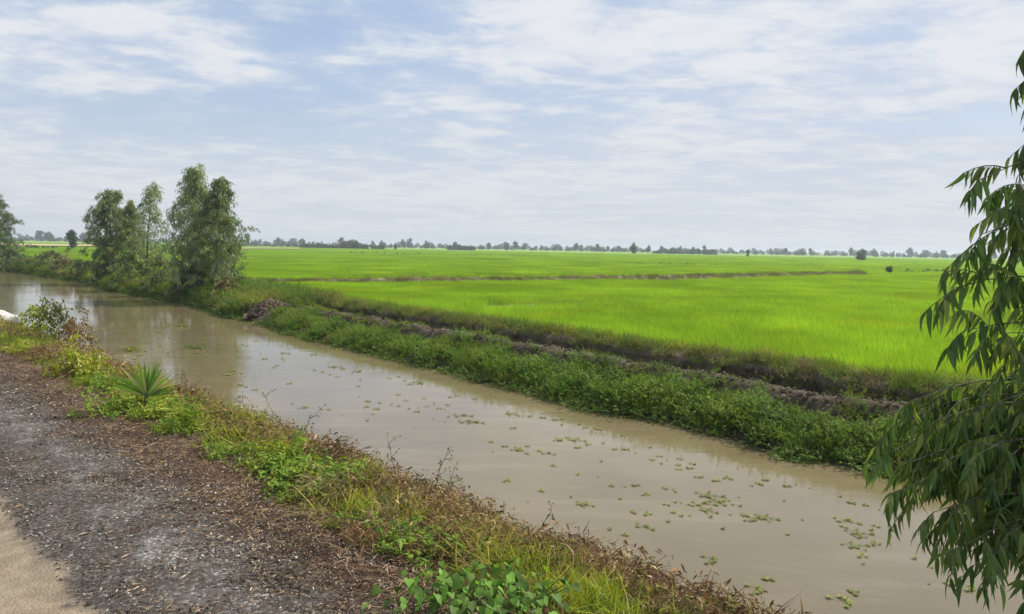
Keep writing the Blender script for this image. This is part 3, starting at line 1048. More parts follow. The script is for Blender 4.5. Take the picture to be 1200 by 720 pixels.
EUC = (0.24, 0.30, 0.15)
stand(226, 1.0, 190, 'canal_tree', 1.75, 'tallest slender grey green tree on the canal bank, left stem of the pair', 11, nl=50, per=54, col=EUC, ntw=7)
stand(252, 1.4, 203, 'canal_tree', 1.65, 'slender drooping tree right of the tallest one at the canal bend', 12, nl=48, per=54, col=(0.20, 0.26, 0.12), ntw=7)
stand(172, 1.8, 211, 'canal_tree', 1.35, 'thin airy tree with bare pale trunk in the middle of the canal group', 13, nl=34, per=32, col=EUC, ntw=5, low=0.2)
stand(133, 1.3, 221, 'canal_tree', 2.9, 'bushy dark tree, leftmost of the group on the canal bank', 14, nl=56, per=62, col=(0.19, 0.25, 0.12), low=0.02, ntw=7, prof=lambda u: 1.05 - 0.88 * u)
stand(152, 2.0, 234, 'canal_tree', 1.9, 'lower yellowish green tree tucked between the bushy tree and the thin one', 15, nl=46, per=54, col=(0.22, 0.26, 0.09), low=0.03, ntw=6, prof=lambda u: 1.05 - 0.9 * u)
stand(-9, 1.2, 226, 'canal_tree', 3.6, 'dense rounded tree cut off by the left edge across the canal', 16, nl=70, per=64, col=(0.12, 0.18, 0.075), low=0.02, ntw=8, prof=lambda u: 1.05 - 0.75 * u)


# shrubs on the far bank
def shrub(px, off, py_top, spread, label, seed, col, per=36, nl=20, dry=False):
    x, y = on_bank(px, off)
    s, t = st(x, y); z = far_z(off, s)
    H = max(0.3, height_for(x, y, z, py_top, px))
    return tree('shrub', (x, y, z), H, spread, label, 'shrub', 'shrubs along the far canal bank', seed=seed, nl=nl, low=0.02, per=per,
                leaf=(0.13, 0.05), col=tuple(v * 1.35 for v in col), prof=lambda u: 1.15 - 0.75 * u, rise=0.9, ntw=6, trunk_r=0.02)


shrub(150, 0.5, 293, 1.49, 'pale green shrub under the leftmost trees, branches over the water', 31, (0.13, 0.18, 0.06))
shrub(185, 0.6, 298, 1.38, 'light olive shrub at the foot of the thin airy tree', 32, (0.15, 0.18, 0.07))
shrub(128, 0.7, 305, 1.26, 'dark green shrub at the foot of the bushy leftmost canal tree', 33, (0.07, 0.11, 0.04))
shrub(222, 0.5, 311, 1.15, 'grey green shrub at the base of the tallest tree', 34, (0.10, 0.13, 0.07))
shrub(262, 0.9, 326, 1.03, 'brownish yellow shrub right of the tree pair', 35, (0.19, 0.17, 0.06))
shrub(100, 0.7, 307, 1.49, 'brown and green scrub left of the canal trees', 36, (0.13, 0.13, 0.06))
shrub(75, 0.9, 301, 1.61, 'straw tinted scrub in the middle of the left bank gap', 37, (0.17, 0.16, 0.08))
shrub(57, 1.4, 294, 1.72, 'taller twiggy scrub standing above the left bank', 38, (0.12, 0.14, 0.06))
shrub(32, 0.8, 305, 1.72, 'low olive scrub beside the tree at the left edge', 39, (0.11, 0.13, 0.05))
shrub(12, 0.4, 293, 1.72, 'dark shrub beneath the tree cut off by the left edge', 40, (0.07, 0.11, 0.045))
rng = np.random.default_rng(99)


# far trees: small crowns shared as variants
def far_crown(H, Wd, n, leaf, col, seed, bare=0.18):
    g = np.random.default_rng(seed)
    mb = MB()
    nb = 16
    hz_ = g.uniform(0, 1, nb); rr_ = Wd * 0.34 * np.sqrt(np.clip(1 - (2 * hz_ - 0.9) ** 2 * 0.8, 0.05, 1)) * np.sqrt(g.uniform(0, 1, nb)); aa_ = g.uniform(0, 6.283, nb)
    bc = np.stack([rr_ * np.cos(aa_), rr_ * np.sin(aa_), H * (bare + 0.10 + (0.80 - bare) * hz_)], 1)
    br = g.uniform(0.13, 0.24, nb) * min(Wd, H)
    i = g.integers(0, nb, n)
    d = g.normal(0, 1, (n, 3)); d /= np.linalg.norm(d, axis=1)[:, None]
    p = bc[i] + d * (br[i] * g.uniform(0.4, 1.05, n))[:, None]
    p[:, 2] = np.clip(p[:, 2], H * bare * 0.4, H)
    C = np.array(col)[None] * g.uniform(0.65, 1.35, (n, 1))
    mb.blades(p, g.normal(0, 1, (n, 3)), g.uniform(0.7, 1.3, n) * leaf, g.uniform(0.5, 0.8, n) * leaf, 0.1, C, 2, 'leaf', rng=g)
    return mb.mesh('crown', M_tree)


def far_trunk(H, seed):
    g = np.random.default_rng(seed)
    mb = MB(); k = np.linspace(0, 1, 5)
    mb.tube(np.stack([g.normal(0, .04, 5) * H * k, g.normal(0, .04, 5) * H * k, k * H * 0.7 - 0.2], 1), H * 0.028 * (1 - .7 * k), 6, (0.15, 0.13, 0.1))
    return mb.mesh('trunk', M_bark)


FARC = (0.06, 0.095, 0.05)
crowns = [far_crown(8, w_, 1000, 0.75, FARC, 200 + i, b_) for i, (w_, b_) in enumerate([(6.5, .1), (5.5, .12), (8, .04), (4.5, .15), (8.5, .06), (9, .05), (4.2, .08), (7, .1)])]
crowns_w = [6.5, 5.5, 8, 4.5, 8.5, 9, 4.2, 7]
trunks = [far_trunk(8, 300 + i) for i in range(8)]


def far_tree(px, py_base, py_top, label, k=0, name='distant_tree', group=None, width=None, cat='tree'):
    p = at_z(px, py_base, Z_FIELD)
    H = height_for(p[0], p[1], Z_FIELD, py_top, px)
    t = empty(name, (p[0], p[1], Z_FIELD), label, cat, group)
    a = link('trunk', trunks[k % 8], t); b = link('crown', crowns[k % 8], t)
    f = H / 8.0
    t.scale = (f * (width or 1), f * (width or 1), f)
    t.rotation_euler[2] = rng.uniform(0, 6.28)
    return t


far_tree(84.5, 293, 270, 'small lone tree in the field between the left edge tree and the canal group', 1, 'field_tree')
far_tree(742.5, 298, 284.5, 'round dark tree standing out in front of the middle treeline', 0)
far_tree(1009.5, 306, 292, 'round dark lone tree in the field left of the foreground branches', 4, 'field_tree', width=1.1)
far_tree(1042, 321.5, 311.5, 'tiny round bush on the bund near the right side of the field', 2, 'field_bush', width=0.95, cat='bush')
far_tree(876, 301.8, 293, 'small dark tree in the field right of the middle', 6, 'field_tree')
far_tree(463.5, 293.5, 286.5, 'small dark tree at the end of the long dark hedge', 3)
TL = [(47, 272), (57, 273), (98, 274), (275, 277), (290, 275), (326, 280), (354, 281), (401, 280), (417, 283), (437, 284), (447, 283), (472, 282), (480, 281), (500, 284), (533, 285),
      (573, 286), (594, 286), (604, 284), (615, 287.5), (634, 289), (652, 287.5), (675, 286.5), (681, 288.5), (700, 287.5), (712, 290), (725, 289.5), (760, 289), (775, 289.5), (797, 290),
      (812, 290.5), (825, 289), (903, 292.5), (920, 292.5), (941, 292.5), (949, 292.5), (997, 292), (1024, 293), (1066, 292), (1085, 295), (1105, 295), (1132, 295), (1165, 296)]
for i, (px, pt) in enumerate(TL):
    yh = 290 + 0.0185 * (px - 600)
    k = int(rng.integers(8))
    sec = ('behind the field left of the canal trees' if px < 120 else 'just right of the canal trees' if px < 370 else 'behind the long dark hedge' if px < 460 else
           'between the dark hedge and the picture centre' if px < 600 else 'right of the picture centre' if px < 735 else 'beside the round dark tree' if px < 850 else
           'left of the lone field tree' if px < 1000 else 'right of the lone field tree' if px < 1090 else 'behind the foreground leaves')
    wid = ('slim', 'broad')[crowns_w[k] > 6]
    far_tree(px, yh + 3.1 + rng.uniform(-0.3, 0.5), pt - 1.5, wid + ' hazy tree on the horizon ' + sec, k, group=wid + ' horizon trees ' + sec)
# the wood itself, a mass nobody could count
K['wood'] = crowns
wd_ = Scat()
def wood(px0, px1, n, dy0, dy1, h0, h1):
    for _ in range(n):
        px = rng.uniform(px0, px1)
        yh = 290 + 0.0185 * (px - 600)
        p = at_z(px, yh + rng.uniform(dy0, dy1), Z_FIELD)
        Hh = rng.uniform(h0, h1) * (0.8 + 0.5 * wob(px, 0, 0.04, 91) + 0.4 * wob(px, 0, 0.15, 92))
        wd_.add('wood', p[0], p[1], Z_FIELD - 0.8, max(0.25, Hh / 8.0), 0.05)


wood(-260, 1460, 1500, 2.0, 3.3, 3.2, 6.2)
wood(-260, 1460, 700, 1.6, 2.2, 6.0, 10.5)
wood(352, 450, 190, 4.4, 5.2, 3.2, 4.8)
wood(526, 556, 50, 4.0, 4.6, 3.5, 5.0)
wood(270, 352, 80, 3.6, 4.4, 2.0, 3.2)
wood(765, 840, 70, 3.8, 4.4, 3.5, 5.5)
wd_.build('horizon_woodland', 'long low hazy woodland along the horizon', 'woodland')
# scattered scrub out in the fields
fs = Scat()
K['fscr'] = [far_crown(1.0, 1.6, 160, 0.16, (0.08, 0.12, 0.04), 400 + i, 0.0) for i in range(3)]
def scr(px0, py0, px1, py1, n, sc):
    for _ in range(n):
        u = rng.uniform(); p = at_z(px0 + (px1 - px0) * u, py0 + (py1 - py0) * u + rng.uniform(-0.15, 0.15), Z_FIELD)
        fs.add('fscr', p[0], p[1], Z_FIELD, sc * rng.uniform(0.5, 1.3))
scr(22, 291.5, 68, 292.0, 26, 0.8)
scr(410, 297.5, 510, 298.6, 30, 0.5)
scr(1045, 320.5, 1125, 319.5, 26, 0.5)
scr(745, 309.5, 842, 312, 30, 0.35)
scr(550, 300, 640, 301, 22, 0.45)
scr(880, 309, 1000, 312, 22, 0.3)
scr(262, 295, 300, 295.5, 14, 0.6)
fs.build('field_scrub', 'thin dark lines of scrub on distant field edges', 'scrub')
# dry stubble strip left of the canal trees and light strips further off
M_stub = soil_mat('dry_stubble', (0.42, 0.34, 0.18), (0.55, 0.45, 0.26), 0.4)
for (a, b, c, d) in [((-80, 284.2), (115, 287.0), (115, 288.6), (-80, 286.6)), ((275, 290.2), (352, 290.9), (352, 291.6), (275, 291.2))]:
    q = [at_z(*p_, Z_FIELD + 0.45) for p_ in (a, b, c, d)]
    X = np.array([[q[0][0], q[1][0]], [q[3][0], q[2][0]]]); Y = np.array([[q[0][1], q[1][1]], [q[3][1], q[2][1]]])
    tag(link('stubble_field', grid_mesh('stubble_field', X, Y, np.full((2, 2), Z_FIELD + 0.45), M_stub)), kind='structure')

# ------------------------------------------------------------------ earth mound with dead sticks
x, y = MOUND
g = np.random.default_rng(5)
n_, m_ = 44, 44
U, V_ = np.meshgrid(np.linspace(-1, 1, n_), np.linspace(-1, 1, m_), indexing='ij')
rr = np.sqrt(U ** 2 + V_ ** 2)
Z = np.zeros_like(U)
for i in range(n_):
    for j in range(m_):
        Z[i, j] = 0.58 * max(0, 1 - rr[i, j] ** 1.8) - 0.10 + 0.22 * wob(U[i, j], V_[i, j], 2.2, 7) + 0.20 * wob(U[i, j], V_[i, j], 5, 8) + 0.12 * wob(U[i, j], V_[i, j], 12, 9)
mound = tag(link('earth_mound', grid_mesh('earth_mound', U * 0.95, V_ * 0.8, Z, soil_mat('mound_soil', (0.085, 0.062, 0.045), (0.19, 0.145, 0.11), 7), True), loc=(x, y, -1.2)),
            'brown heap of dug earth on the far bank right of the trees', 'earth mound')


# ------------------------------------------------------------------ floating plants
def k_lettuce(n, R_, seed):
    g = np.random.default_rng(seed); mb = MB()
    a = g.uniform(0, 6.283, n); q = R_ * np.sqrt(g.uniform(0, 1, n))
    cs = np.stack([q * np.cos(a) * 1.5, q * np.sin(a), np.zeros(n)], 1)
    for c0, c1 in zip(cs[:-1], cs[1:]):
        mb.blades([c0 + [0, 0, 0.004]], [c1 - c0], float(np.linalg.norm(c1 - c0)), 0.006, 0, (0.2, 0.22, 0.08), 1, 'strip', side=np.array([np.cross(c1 - c0, [0, 0, 1.0])]), rng=g)
    for c in cs:
        m_ = 8; aa = np.arange(m_) * 6.283 / m_ + g.uniform(0, 1); k = g.uniform(0.7, 1.2)
        d = np.stack([np.cos(aa), np.sin(aa), g.uniform(0.25, 0.9, m_)], 1)
        side = np.cross(d, np.array([0, 0, 1.0]))
        C = np.array((0.26, 0.30, 0.085))[None] * g.uniform(0.7, 1.3, (m_, 1))
        mb.blades(np.tile(c + [0, 0, 0.003], (m_, 1)), d, 0.048 * k, 0.032 * k, 0.3, C, 2, 'ovate', side=side, rng=g)
    return mb.mesh('floating_plant', M_plant)


small_l = [k_lettuce(n, r_, 500 + i) for i, (n, r_) in enumerate([(1, 0.01), (2, 0.05), (3, 0.07), (4, 0.09), (2, 0.07), (5, 0.10)])]
big_l = [k_lettuce(n, r_, 520 + i) for i, (n, r_) in enumerate([(8, 0.15), (11, 0.17), (9, 0.14)])]
Z6 = [(48,58),(100,72),(60,98),(155,88),(188,75),(190,102),(232,92),(272,102),(315,52),(345,42),(378,52),(375,78),(430,68),(472,60),(450,5),(557,34),(522,87),(567,84),(607,102),
      (650,76),(667,127),(697,112),(728,128),(695,137),(775,122),(822,140),(768,147),(770,162),(806,155),(845,190),(905,203),(962,197),(461,130),(285,148),(375,178),(117,210),(240,245),
      (463,192),(510,225),(568,230),(596,221),(650,262),(720,235),(752,240),(407,297),(600,328),(660,337),(713,360),(725,297),(748,283),(782,292),(820,299),(765,337),(817,340),
      (880,340),(960,285),(1005,270),(990,300),(972,337),(1020,340),(1080,355),(488,390),(562,413),(1105,577),(1077,218),(1102,203)]
Z4 = [(350,383),(340,375),(315,407),(305,414),(287,432),(140,340),(165,315),(195,320),(225,300),(152,368),(195,372),(250,375),(270,380),(340,322),(460,358),(485,360),(610,420),
      (480,428),(515,435),(541,445),(583,455),(675,467),(677,497),(812,462),(850,455),(875,472),(375,488),(220,515),(265,540),(378,572),(525,575),(543,600),(680,543),(720,562),
      (718,590),(757,600),(770,570),(810,575),(850,583),(848,535),(885,560),(885,595),(935,612),(940,592),(965,550),(975,585),(1000,570),(1065,580),(1075,545),(1110,537),(1185,555),
      (1030,595),(1055,600),(1003,638),(1060,630),(180,455),(165,490),(160,440),(185,500)]
Z5 = [(322,512),(385,515),(290,512),(435,525),(470,525),(545,547),(250,570),(590,565),(630,565),(650,570)]
Z8 = [(45,380),(85,390),(25,455),(95,460),(67,487),(122,453),(155,460),(127,510),(87,547),(85,568),(65,655),(218,548),(340,630)]
Z7 = [(45,572),(25,590),(215,642),(357,667),(390,650),(480,673),(535,670),(600,687),(70,635)]
pix = [(560 + a / 3.274, 500 + b / 3.274) for a, b in Z6] + [(240 + a / 3.75, 320 + b / 3.75) for a, b in Z4]
pix += [(540 + a / 4, 360 + b / 4) for a, b in Z5] + [(980 + a / 2.573, 440 + b / 2.573) for a, b in Z8] + [(800 + a / 4, 400 + b / 4) for a, b in Z7]
for px, py in pix:
    p = at_z(px, py, Z_WATER + 0.006)
    o = link('floating_plant', small_l[int(rng.integers(len(small_l)))], loc=tuple(p), rz=rng.uniform(-0.9, 0.3) - 0.6)
    k = 0.66 + 0.045 * max(0, p[1] - 12) ** 0.8
    o.scale = (k,) * 3
    zone = ('in the bright far reach of the canal' if py < 440 else 'in the middle of the canal between the two banks' if py < 500 else
            'in the near water left of the picture centre line' if px < 700 and py < 560 else 'under the right end of the far weeds' if py < 560 else
            'beside the hanging leaves of the foreground tree' if px > 980 else 'in the open near water' if px < 800 else 'around the largest floating cluster')
    size = ('single tiny rosette', 'pair of close rosettes', 'string of three rosettes', 'patch of four rosettes', 'spread pair of rosettes', 'fuller patch of five rosettes')[small_l.index(o.data)]
    tag(o, size + ' floating ' + zone, 'floating plant', size + ' ' + zone)
BIG = [(830, 580, 1.15, 'largest pale green floating cluster right of the canal middle, upper half'), (825, 590, 1.0, 'floating cluster joined below the largest one'),
       (841, 588, .9, 'floating cluster touching the right side of the largest one'), (829, 597.5, .8, 'floating cluster at the lower end of the largest group'),
       (882, 610, .9, 'floating cluster right of the largest group'), (897, 606, .9, 'double floating cluster further right of the largest group'),
       (755.5, 617, .8, 'lone floating cluster below and left of the largest group'), (684, 590.5, .8, 'lone floating cluster in the empty left half of the near water'),
       (836.5, 658, 1.0, 'lone floating cluster in the near water toward the bottom of the picture'), (890, 693.5, 1.0, 'floating cluster nearest the bottom edge'),
       (334.5, 414, 1.3, 'floating cluster in the bright far reach of the canal'), (391, 430, 1.2, 'floating cluster left of the yellowish pair in the far reach'),
       (420, 435.5, 1.5, 'wider yellowish floating cluster in the far reach'), (481, 450, 1.0, 'flat floating cluster close to the far weeds'),
       (491, 448.5, 1.2, 'yellowish floating cluster nearest the far weeds'), (356.5, 478, 1.0, 'floating cluster near the dry bushes of the near bank'),
       (542, 487, 1.2, 'upper floating cluster of the close group in the canal centre'), (548, 494, 1.2, 'middle floating cluster of the close group in the canal centre'),
       (556, 495, 1.1, 'right floating cluster of the close group in the canal centre'), (600, 485, 1.1, 'floating cluster between the canal centre and the far weeds'),
       (656, 516, 1.0, 'left one of two neighbouring yellowish floating clusters'), (674, 515, 1.1, 'right one of two neighbouring yellowish floating clusters'),
       (606.5, 526.5, 1.0, 'floating cluster below the close group in the canal centre'), (642, 531, .8, 'thin floating cluster under the two yellowish neighbours'),
       (992, 610, 1.0, 'floating cluster left of the foreground branches, upper one'), (1005, 624, .9, 'floating cluster just left of the hanging leaves'),
       (1001, 639, .9, 'floating cluster below the ones left of the hanging leaves'), (994, 705.5, 1.1, 'floating cluster in the bottom right water'),
       (1137, 691, 1.1, 'floating cluster showing under the lowest hanging leaves')]
for px, py, k, lab in BIG:
    p = at_z(px, py, Z_WATER + 0.006)
    o = link('floating_plant', big_l[int(rng.integers(3))], loc=tuple(p), rz=rng.uniform(-1.2, 0))
    o.scale = (k * 0.8,) * 3
    tag(o, lab, 'floating plant', 'larger floating water plants on the canal')
# specks and tiny leaves too small to count
K['speck'] = [k_lettuce(1, 0.01, 540), k_lettuce(2, 0.03, 541)]
sp = Scat()
for _ in range(330):
    px = rng.uniform(60, 275); py = rng.uniform(350, 445)
    if py < 345 + 0.0 * px: continue
    p = at_z(px, py, Z_WATER + 0.004); s, t = st(p[0], p[1])
    if t > tw(s) - 0.1 or t < 5: continue
    if wob(p[0], p[1], 0.35, 95) < -0.15: continue
    sp.add('speck', p[0], p[1], p[2], rng.uniform(0.4, 1.5), 0.05)
for _ in range(420):
    s = rng.uniform(1, 40); t = rng.uniform(6.2, 13); b = tw(s)
    if t > b - 0.2: continue
    x, y = xy(s, t)
    if wob(x, y, 0.3, 96) < 0.02: continue
    sp.add('speck', x, y, Z_WATER + 0.004, rng.uniform(0.25, 0.8), 0.05)
for _ in range(900):                                     # scum of small plants along the far waterline
    s = rng.uniform(-6, 60); b = tw(s); x, y = xy(s, b - abs(rng.normal(0, 0.13)))
    sp.add('speck', x, y, Z_WATER + 0.004, rng.uniform(0.6, 1.3), 0.1)
sp.build('duckweed', 'tiny green specks and leaves drifting on the water', 'water weed')


# two green tufts of water hyacinth in the tree's reflection
def tuft(px, py, lab, seed, k=1.0, col=(0.11, 0.20, 0.03)):
    global rng
    rng = np.random.default_rng(seed)
    p = at_z(px, py, Z_WATER)
    me = k_leafy(22, 0.22, (0.08, 0.22), (0.08, 0.12), col, per=3, wr=0.4, name='hyacinth')
    o = link('water_hyacinth', me, loc=(p[0], p[1], Z_WATER - 0.01), rz=R(-20)); o.scale = (k * 1.5, k * 0.9, k)
    tag(o, lab, 'floating plant', 'leafy tufts floating in the reflection of the trees')
tuft(227, 408, 'leafy green tuft floating in the tree reflection, right one', 61, 1.0)
tuft(154, 411, 'yellowish leafy tuft floating beside the near bank, left one', 62, 1.0, (0.19, 0.24, 0.04))
tuft(212, 383, 'flat yellow green weed patch floating in the tree reflection', 63, 0.9, (0.20, 0.23, 0.07))
rng = np.random.default_rng(123)

# ------------------------------------------------------------------ young palm on the near bank
p = at_z(171, 482, 0.0)
palm = empty('young_palm', (p[0], p[1], -0.02), 'young palm with stiff fan of green leaves at the edge of the gravel', 'palm')
mb = MB(); mb.tube([(0, 0, -0.05), (0.0, 0, 0.10), (0.01, 0, 0.22)], [0.022, 0.02, 0.014], 7, (0.16, 0.2, 0.06))
link('stem', mb.mesh('stem', M_plant, True), palm)
camdir = np.array([CAM[0] - p[0], CAM[1] - p[1], 0]); camdir /= np.linalg.norm(camdir)
sideax = np.array([-camdir[1], camdir[0], 0])
pg = np.random.default_rng(3)
for i in range(40):
    a = -1.5 + 3.0 * (i + pg.uniform(-.3, .3)) / 39
    L_ = (0.44 - 0.07 * abs(a)) * pg.uniform(0.85, 1.12)
    d = sideax * math.sin(a) * -1 + np.array([0, 0, math.cos(a) + 0.18]) + camdir * pg.uniform(-0.5, 0.35)
    mb = MB()
    C = np.array((0.14, 0.27, 0.05)) * pg.uniform(0.7, 1.3) if pg.uniform() > 0.35 else np.array((0.42, 0.40, 0.22))
    b0 = np.array([0.01, 0, 0.17])
    sd = np.cross(d, camdir) + pg.normal(0, 0.3, 3)
    mb.blades([b0], [d], L_, 0.022, pg.uniform(0.0, 0.22), C, 6, 'leaf', side=np.array([sd]), rng=pg)
    link('palm_leaf', mb.mesh('palm_leaf', M_plant), palm)

pc = Scat()
for _ in range(26):
    a_ = rng.uniform(0, 6.283); q_ = 0.42 * math.sqrt(rng.uniform())
    X_, Y_ = p[0] + q_ * math.cos(a_), p[1] + q_ * math.sin(a_)
    pc.add('leafy' if rng.uniform() < 0.6 else 'lleafy', X_, Y_, near_z(*st(X_, Y_)) - 0.01, rng.uniform(0.8, 1.3))
pc.build('weeds_under_palm', 'leafy green weeds crowding the foot of the young palm', 'weeds')

# ------------------------------------------------------------------ heart-leaved plants at the bottom of the picture
def heart_leaf(L_, col, seed, mat):
    g = np.random.default_rng(seed)
    v = []
    prof = [(0.0, 0.0, 0.0), (-0.10, 0.30, 0.04), (0.08, 0.44, 0.07), (0.30, 0.42, 0.08), (0.55, 0.28, 0.05), (0.80, 0.11, 0.0), (1.0, 0.0, -0.07)]
    mid = [(0.0, 0), (0.06, 0), (0.18, -0.01), (0.36, -0.01), (0.58, -0.03), (0.80, -0.07), (1.0, -0.12)]
    V, Q = [], []
    for (x0, w_, zz), (mx, mz) in zip(prof, mid):
        V += [(x0 * L_, -w_ * L_, (zz + mz) * L_), (mx * L_, 0, mz * L_), (x0 * L_, w_ * L_, (zz + mz) * L_)]
    for i in range(6):
        a = i * 3
        Q += [(a, a + 1, a + 4, a + 3), (a + 1, a + 2, a + 5, a + 4)]
    mb = MB(); mb.add(V, Q, col)
    return mb.mesh('leaf', mat, True)


M_heart = foliage_mat('heart_leaf', 0.35, 0.6, (0.85, 1.15), 3.0, 0.25)
hl = [heart_leaf(1.0, np.array((0.13, 0.26, 0.04)) * k, i, M_heart) for i, k in enumerate((0.45, 0.7, 1.0, 1.35))]  # leaf shading put into the colour: dark to bright copies of one green


def heart_plant(px, py, n, H, lab, seed, L=(0.032, 0.058)):
    g = np.random.default_rng(seed)
    p = at_z(px, py, 0.02); s, t = st(p[0], p[1])
    z = near_z(s, t)
    pl = empty('creeper', (p[0], p[1], z), lab, 'creeper', 'broad leaved creepers at the bottom of the bank')
    tocam = np.array([-p[0], -p[1], 0]); tocam /= np.linalg.norm(tocam)
    for k in range(5):
        a = g.uniform(0, 6.28); top = np.array([math.cos(a) * 0.14, math.sin(a) * 0.14, H * g.uniform(0.5, 1)])
        mb = MB(); mb.tube([(0, 0, -0.02), tuple(top * [0.3, 0.3, 0.6]), tuple(top)], [0.004, 0.003, 0.002], 5, (0.12, 0.15, 0.05))
        link('stem', mb.mesh('stem', M_plant), pl)
    for i in range(int(n * 2.2)):
        a = g.uniform(0, 6.28); q = 0.20 * math.sqrt(g.uniform())
        o = link('leaf', hl[int(g.integers(4))], pl, loc=(q * math.cos(a), q * math.sin(a), H * g.uniform(0.3, 1.05) * (1 - 0.8 * q)))
        d = Vector((math.cos(a), math.sin(a), 0)) * 0.8 + Vector(tuple(tocam)) * 0.8 + Vector((g.normal(0, .4), g.normal(0, .4), -g.uniform(0.2, 1.1)))
        o.rotation_mode = 'QUATERNION'
        qq = d.to_track_quat('X', 'Z')
        o.rotation_quaternion = qq @ Matrix.Rotation(g.normal(0, 0.4), 4, 'X').to_quaternion()
        s_ = g.uniform(*L); o.scale = (s_, s_, s_)


HP = [(476, 726, 12, .2, 'leftmost creeper of drooping heart shaped leaves on the brown litter'), (505, 712, 14, .24, 'creeper with raised pale leaf pair just right of the leftmost one'),
      (535, 728, 18, .2, 'low creeper clump at the bottom edge'), (560, 716, 20, .22, 'creeper clump under the yellowish grass'),
      (585, 728, 20, .22, 'creeper clump at the bottom edge right of the middle one'), (592, 700, 16, .2, 'creeper with bright leaves standing above the others'),
      (625, 722, 16, .2, 'darker creeper on the right end of the leafy row'), (610, 735, 16, .2, 'creeper mostly below the bottom edge')]
for i, (px, py, n, H, lab) in enumerate(HP): heart_plant(px, py, n, H, lab, 700 + i)


# ------------------------------------------------------------------ twigs and dead stalks standing up at the near bank
def twig(px, py, dep, hpx, lab, seed, lean=0.4, col=(0.12, 0.085, 0.06), leaves=6):
    g = np.random.default_rng(seed)
    base = near_at(px, 3.42)
    s = st(*base)[0]; z = near_z(s, 3.42)
    H = max(0.25, height_for(base[0], base[1], z, py - hpx, px))
    mb = MB()
    a = g.uniform(0, 6.28); k = np.linspace(0, 1, 7)
    path = np.stack([lean * H * k ** 1.3 * math.cos(a) + g.normal(0, .01, 7), lean * H * k ** 1.3 * math.sin(a) + g.normal(0, .01, 7), H * k], 1)
    mb.tube(path, 0.0045 * (1 - 0.7 * k), 5, col)
    for j in range(6):
        u = g.uniform(0.35, 0.95); b = np.array([np.interp(u, k, path[:, i]) for i in range(3)])
        d = np.array([g.normal(), g.normal(), g.uniform(0.1, 1)]); d /= np.linalg.norm(d)
        L_ = g.uniform(0.06, 0.16)
        mb.tube([b, b + d * L_ * 0.5 + g.normal(0, .008, 3), b + d * L_], [0.0025, 0.002, 0.001], 4, col)
        mb.blades(np.tile(b + d * L_ * .8, (leaves, 1)) + g.normal(0, .012, (leaves, 3)), g.normal(0, 1, (leaves, 3)), 0.02, 0.009, 0.2, col if g.uniform() < .5 else (0.13, 0.16, 0.05), 2, 'leaf', rng=g)
    tag(link('dead_stalk', mb.mesh('dead_stalk', M_dry), loc=(base[0], base[1], z)), lab, 'dead stalk', 'dead stalks on the near bank')


TW = [(325, 497, 7.4, 28, 'dead brown stalk leaning over the water left of the dry bushes', .9), (345, 505, 7.0, 20, 'thin bare twig right of the leaning stalk', .4),
      (505, 535, 6.0, 14, 'short seed stalk above the dry crest in the middle', .3), (470, 530, 6.2, 16, 'tallest of the seed stalks on the dry crest', .2),
      (630, 620, 4.9, 28, 'single thin twig curving up before the open water', .5), (690, 640, 4.6, 30, 'upright weed stalk with small leaves near the bottom centre', .1),
      (700, 648, 4.5, 22, 'shorter weed stalk right of the upright leafy one', .2), (780, 682, 4.2, 20, 'bare curled twig on the brown crest near the bottom', .5),
      (822, 700, 4.0, 24, 'arching bare twig closest to the bottom right of the bank', .8), (545, 560, 5.6, 16, 'short twig on the brown crest below the middle', .5),
      (220, 445, 9.0, 14, 'weed stalk right of the young palm', .3), (285, 475, 8.0, 20, 'reddish brown stalk where the bank meets bright water', .3)]
for i, (px, py, dep, h, lab, ln) in enumerate(TW): twig(px, py, dep, h, lab, 800 + i, ln)

# leaning bush at the upper left of the near bank
def near_bush(px, py, tt, spread, lab, seed, col, leaf=(0.06, 0.025), nl=16, per=16):
    p = near_at(px, tt); s = st(*p)[0]; z = near_z(s, tt)
    H = height_for(p[0], p[1], z, py, px)
    tree('bush', (p[0], p[1], z), H, spread, lab, 'bush', seed=seed, nl=nl, low=0.03, leaf=leaf, per=per, col=col, prof=lambda u: 1.1 - 0.6 * u, rise=0.8, ntw=5, trunk_r=0.012)
near_bush(64, 351, 3.45, 0.62, 'straggly olive bush leaning over the water at the upper left', 41, (0.13, 0.15, 0.04))
near_bush(44, 358, 3.3, 0.4, 'lime yellow bush just left of the straggly olive one', 42, (0.24, 0.28, 0.03))
near_bush(84, 372, 3.5, 0.5, 'reddish brown low bush right of the straggly olive one', 43, (0.20, 0.13, 0.06))
near_bush(88, 413, 2.55, 0.4, 'low yellow green creeper spilling onto the gravel above the palm', 44, (0.27, 0.29, 0.03), (0.05, 0.03))
rng = np.random.default_rng(321)

# white sheet at the left edge
p = near_at(-4, 3.45)
M_sheet = soil_mat('white_plastic', (0.72, 0.72, 0.72), (0.80, 0.79, 0.78), 2)
m, nt = material('white_plastic_sheet'); g_ = pos(nt); n = nt.noise(g_, 5, 4, 0.6)
finish(nt, nt.mix(nt.ramp(n, 0.3, 0.7), (0.62, 0.60, 0.56), (0.80, 0.79, 0.77)), 0.45, n, 0.5, 0.05); M_sheet = m
n_, m_ = 22, 12
U, V_ = np.meshgrid(np.linspace(0, 1, n_), np.linspace(-1, 1, m_), indexing='ij')
Wd = 0.34 * np.sqrt(np.clip(1 - (U - 0.25) ** 2 / 0.57, 0, 1)) * (1 - 0.55 * U)
Z = (0.42 * (1 - V_ ** 2) * (1 - U * 0.75) + 0.02)
for i in range(n_):
    for j in range(m_): Z[i, j] += 0.05 * wob(U[i, j] * 3, V_[i, j], 2, 55)
mb_me = grid_mesh('white_sack', (U - 0.5) * 1.2, V_ * Wd, Z, M_sheet)
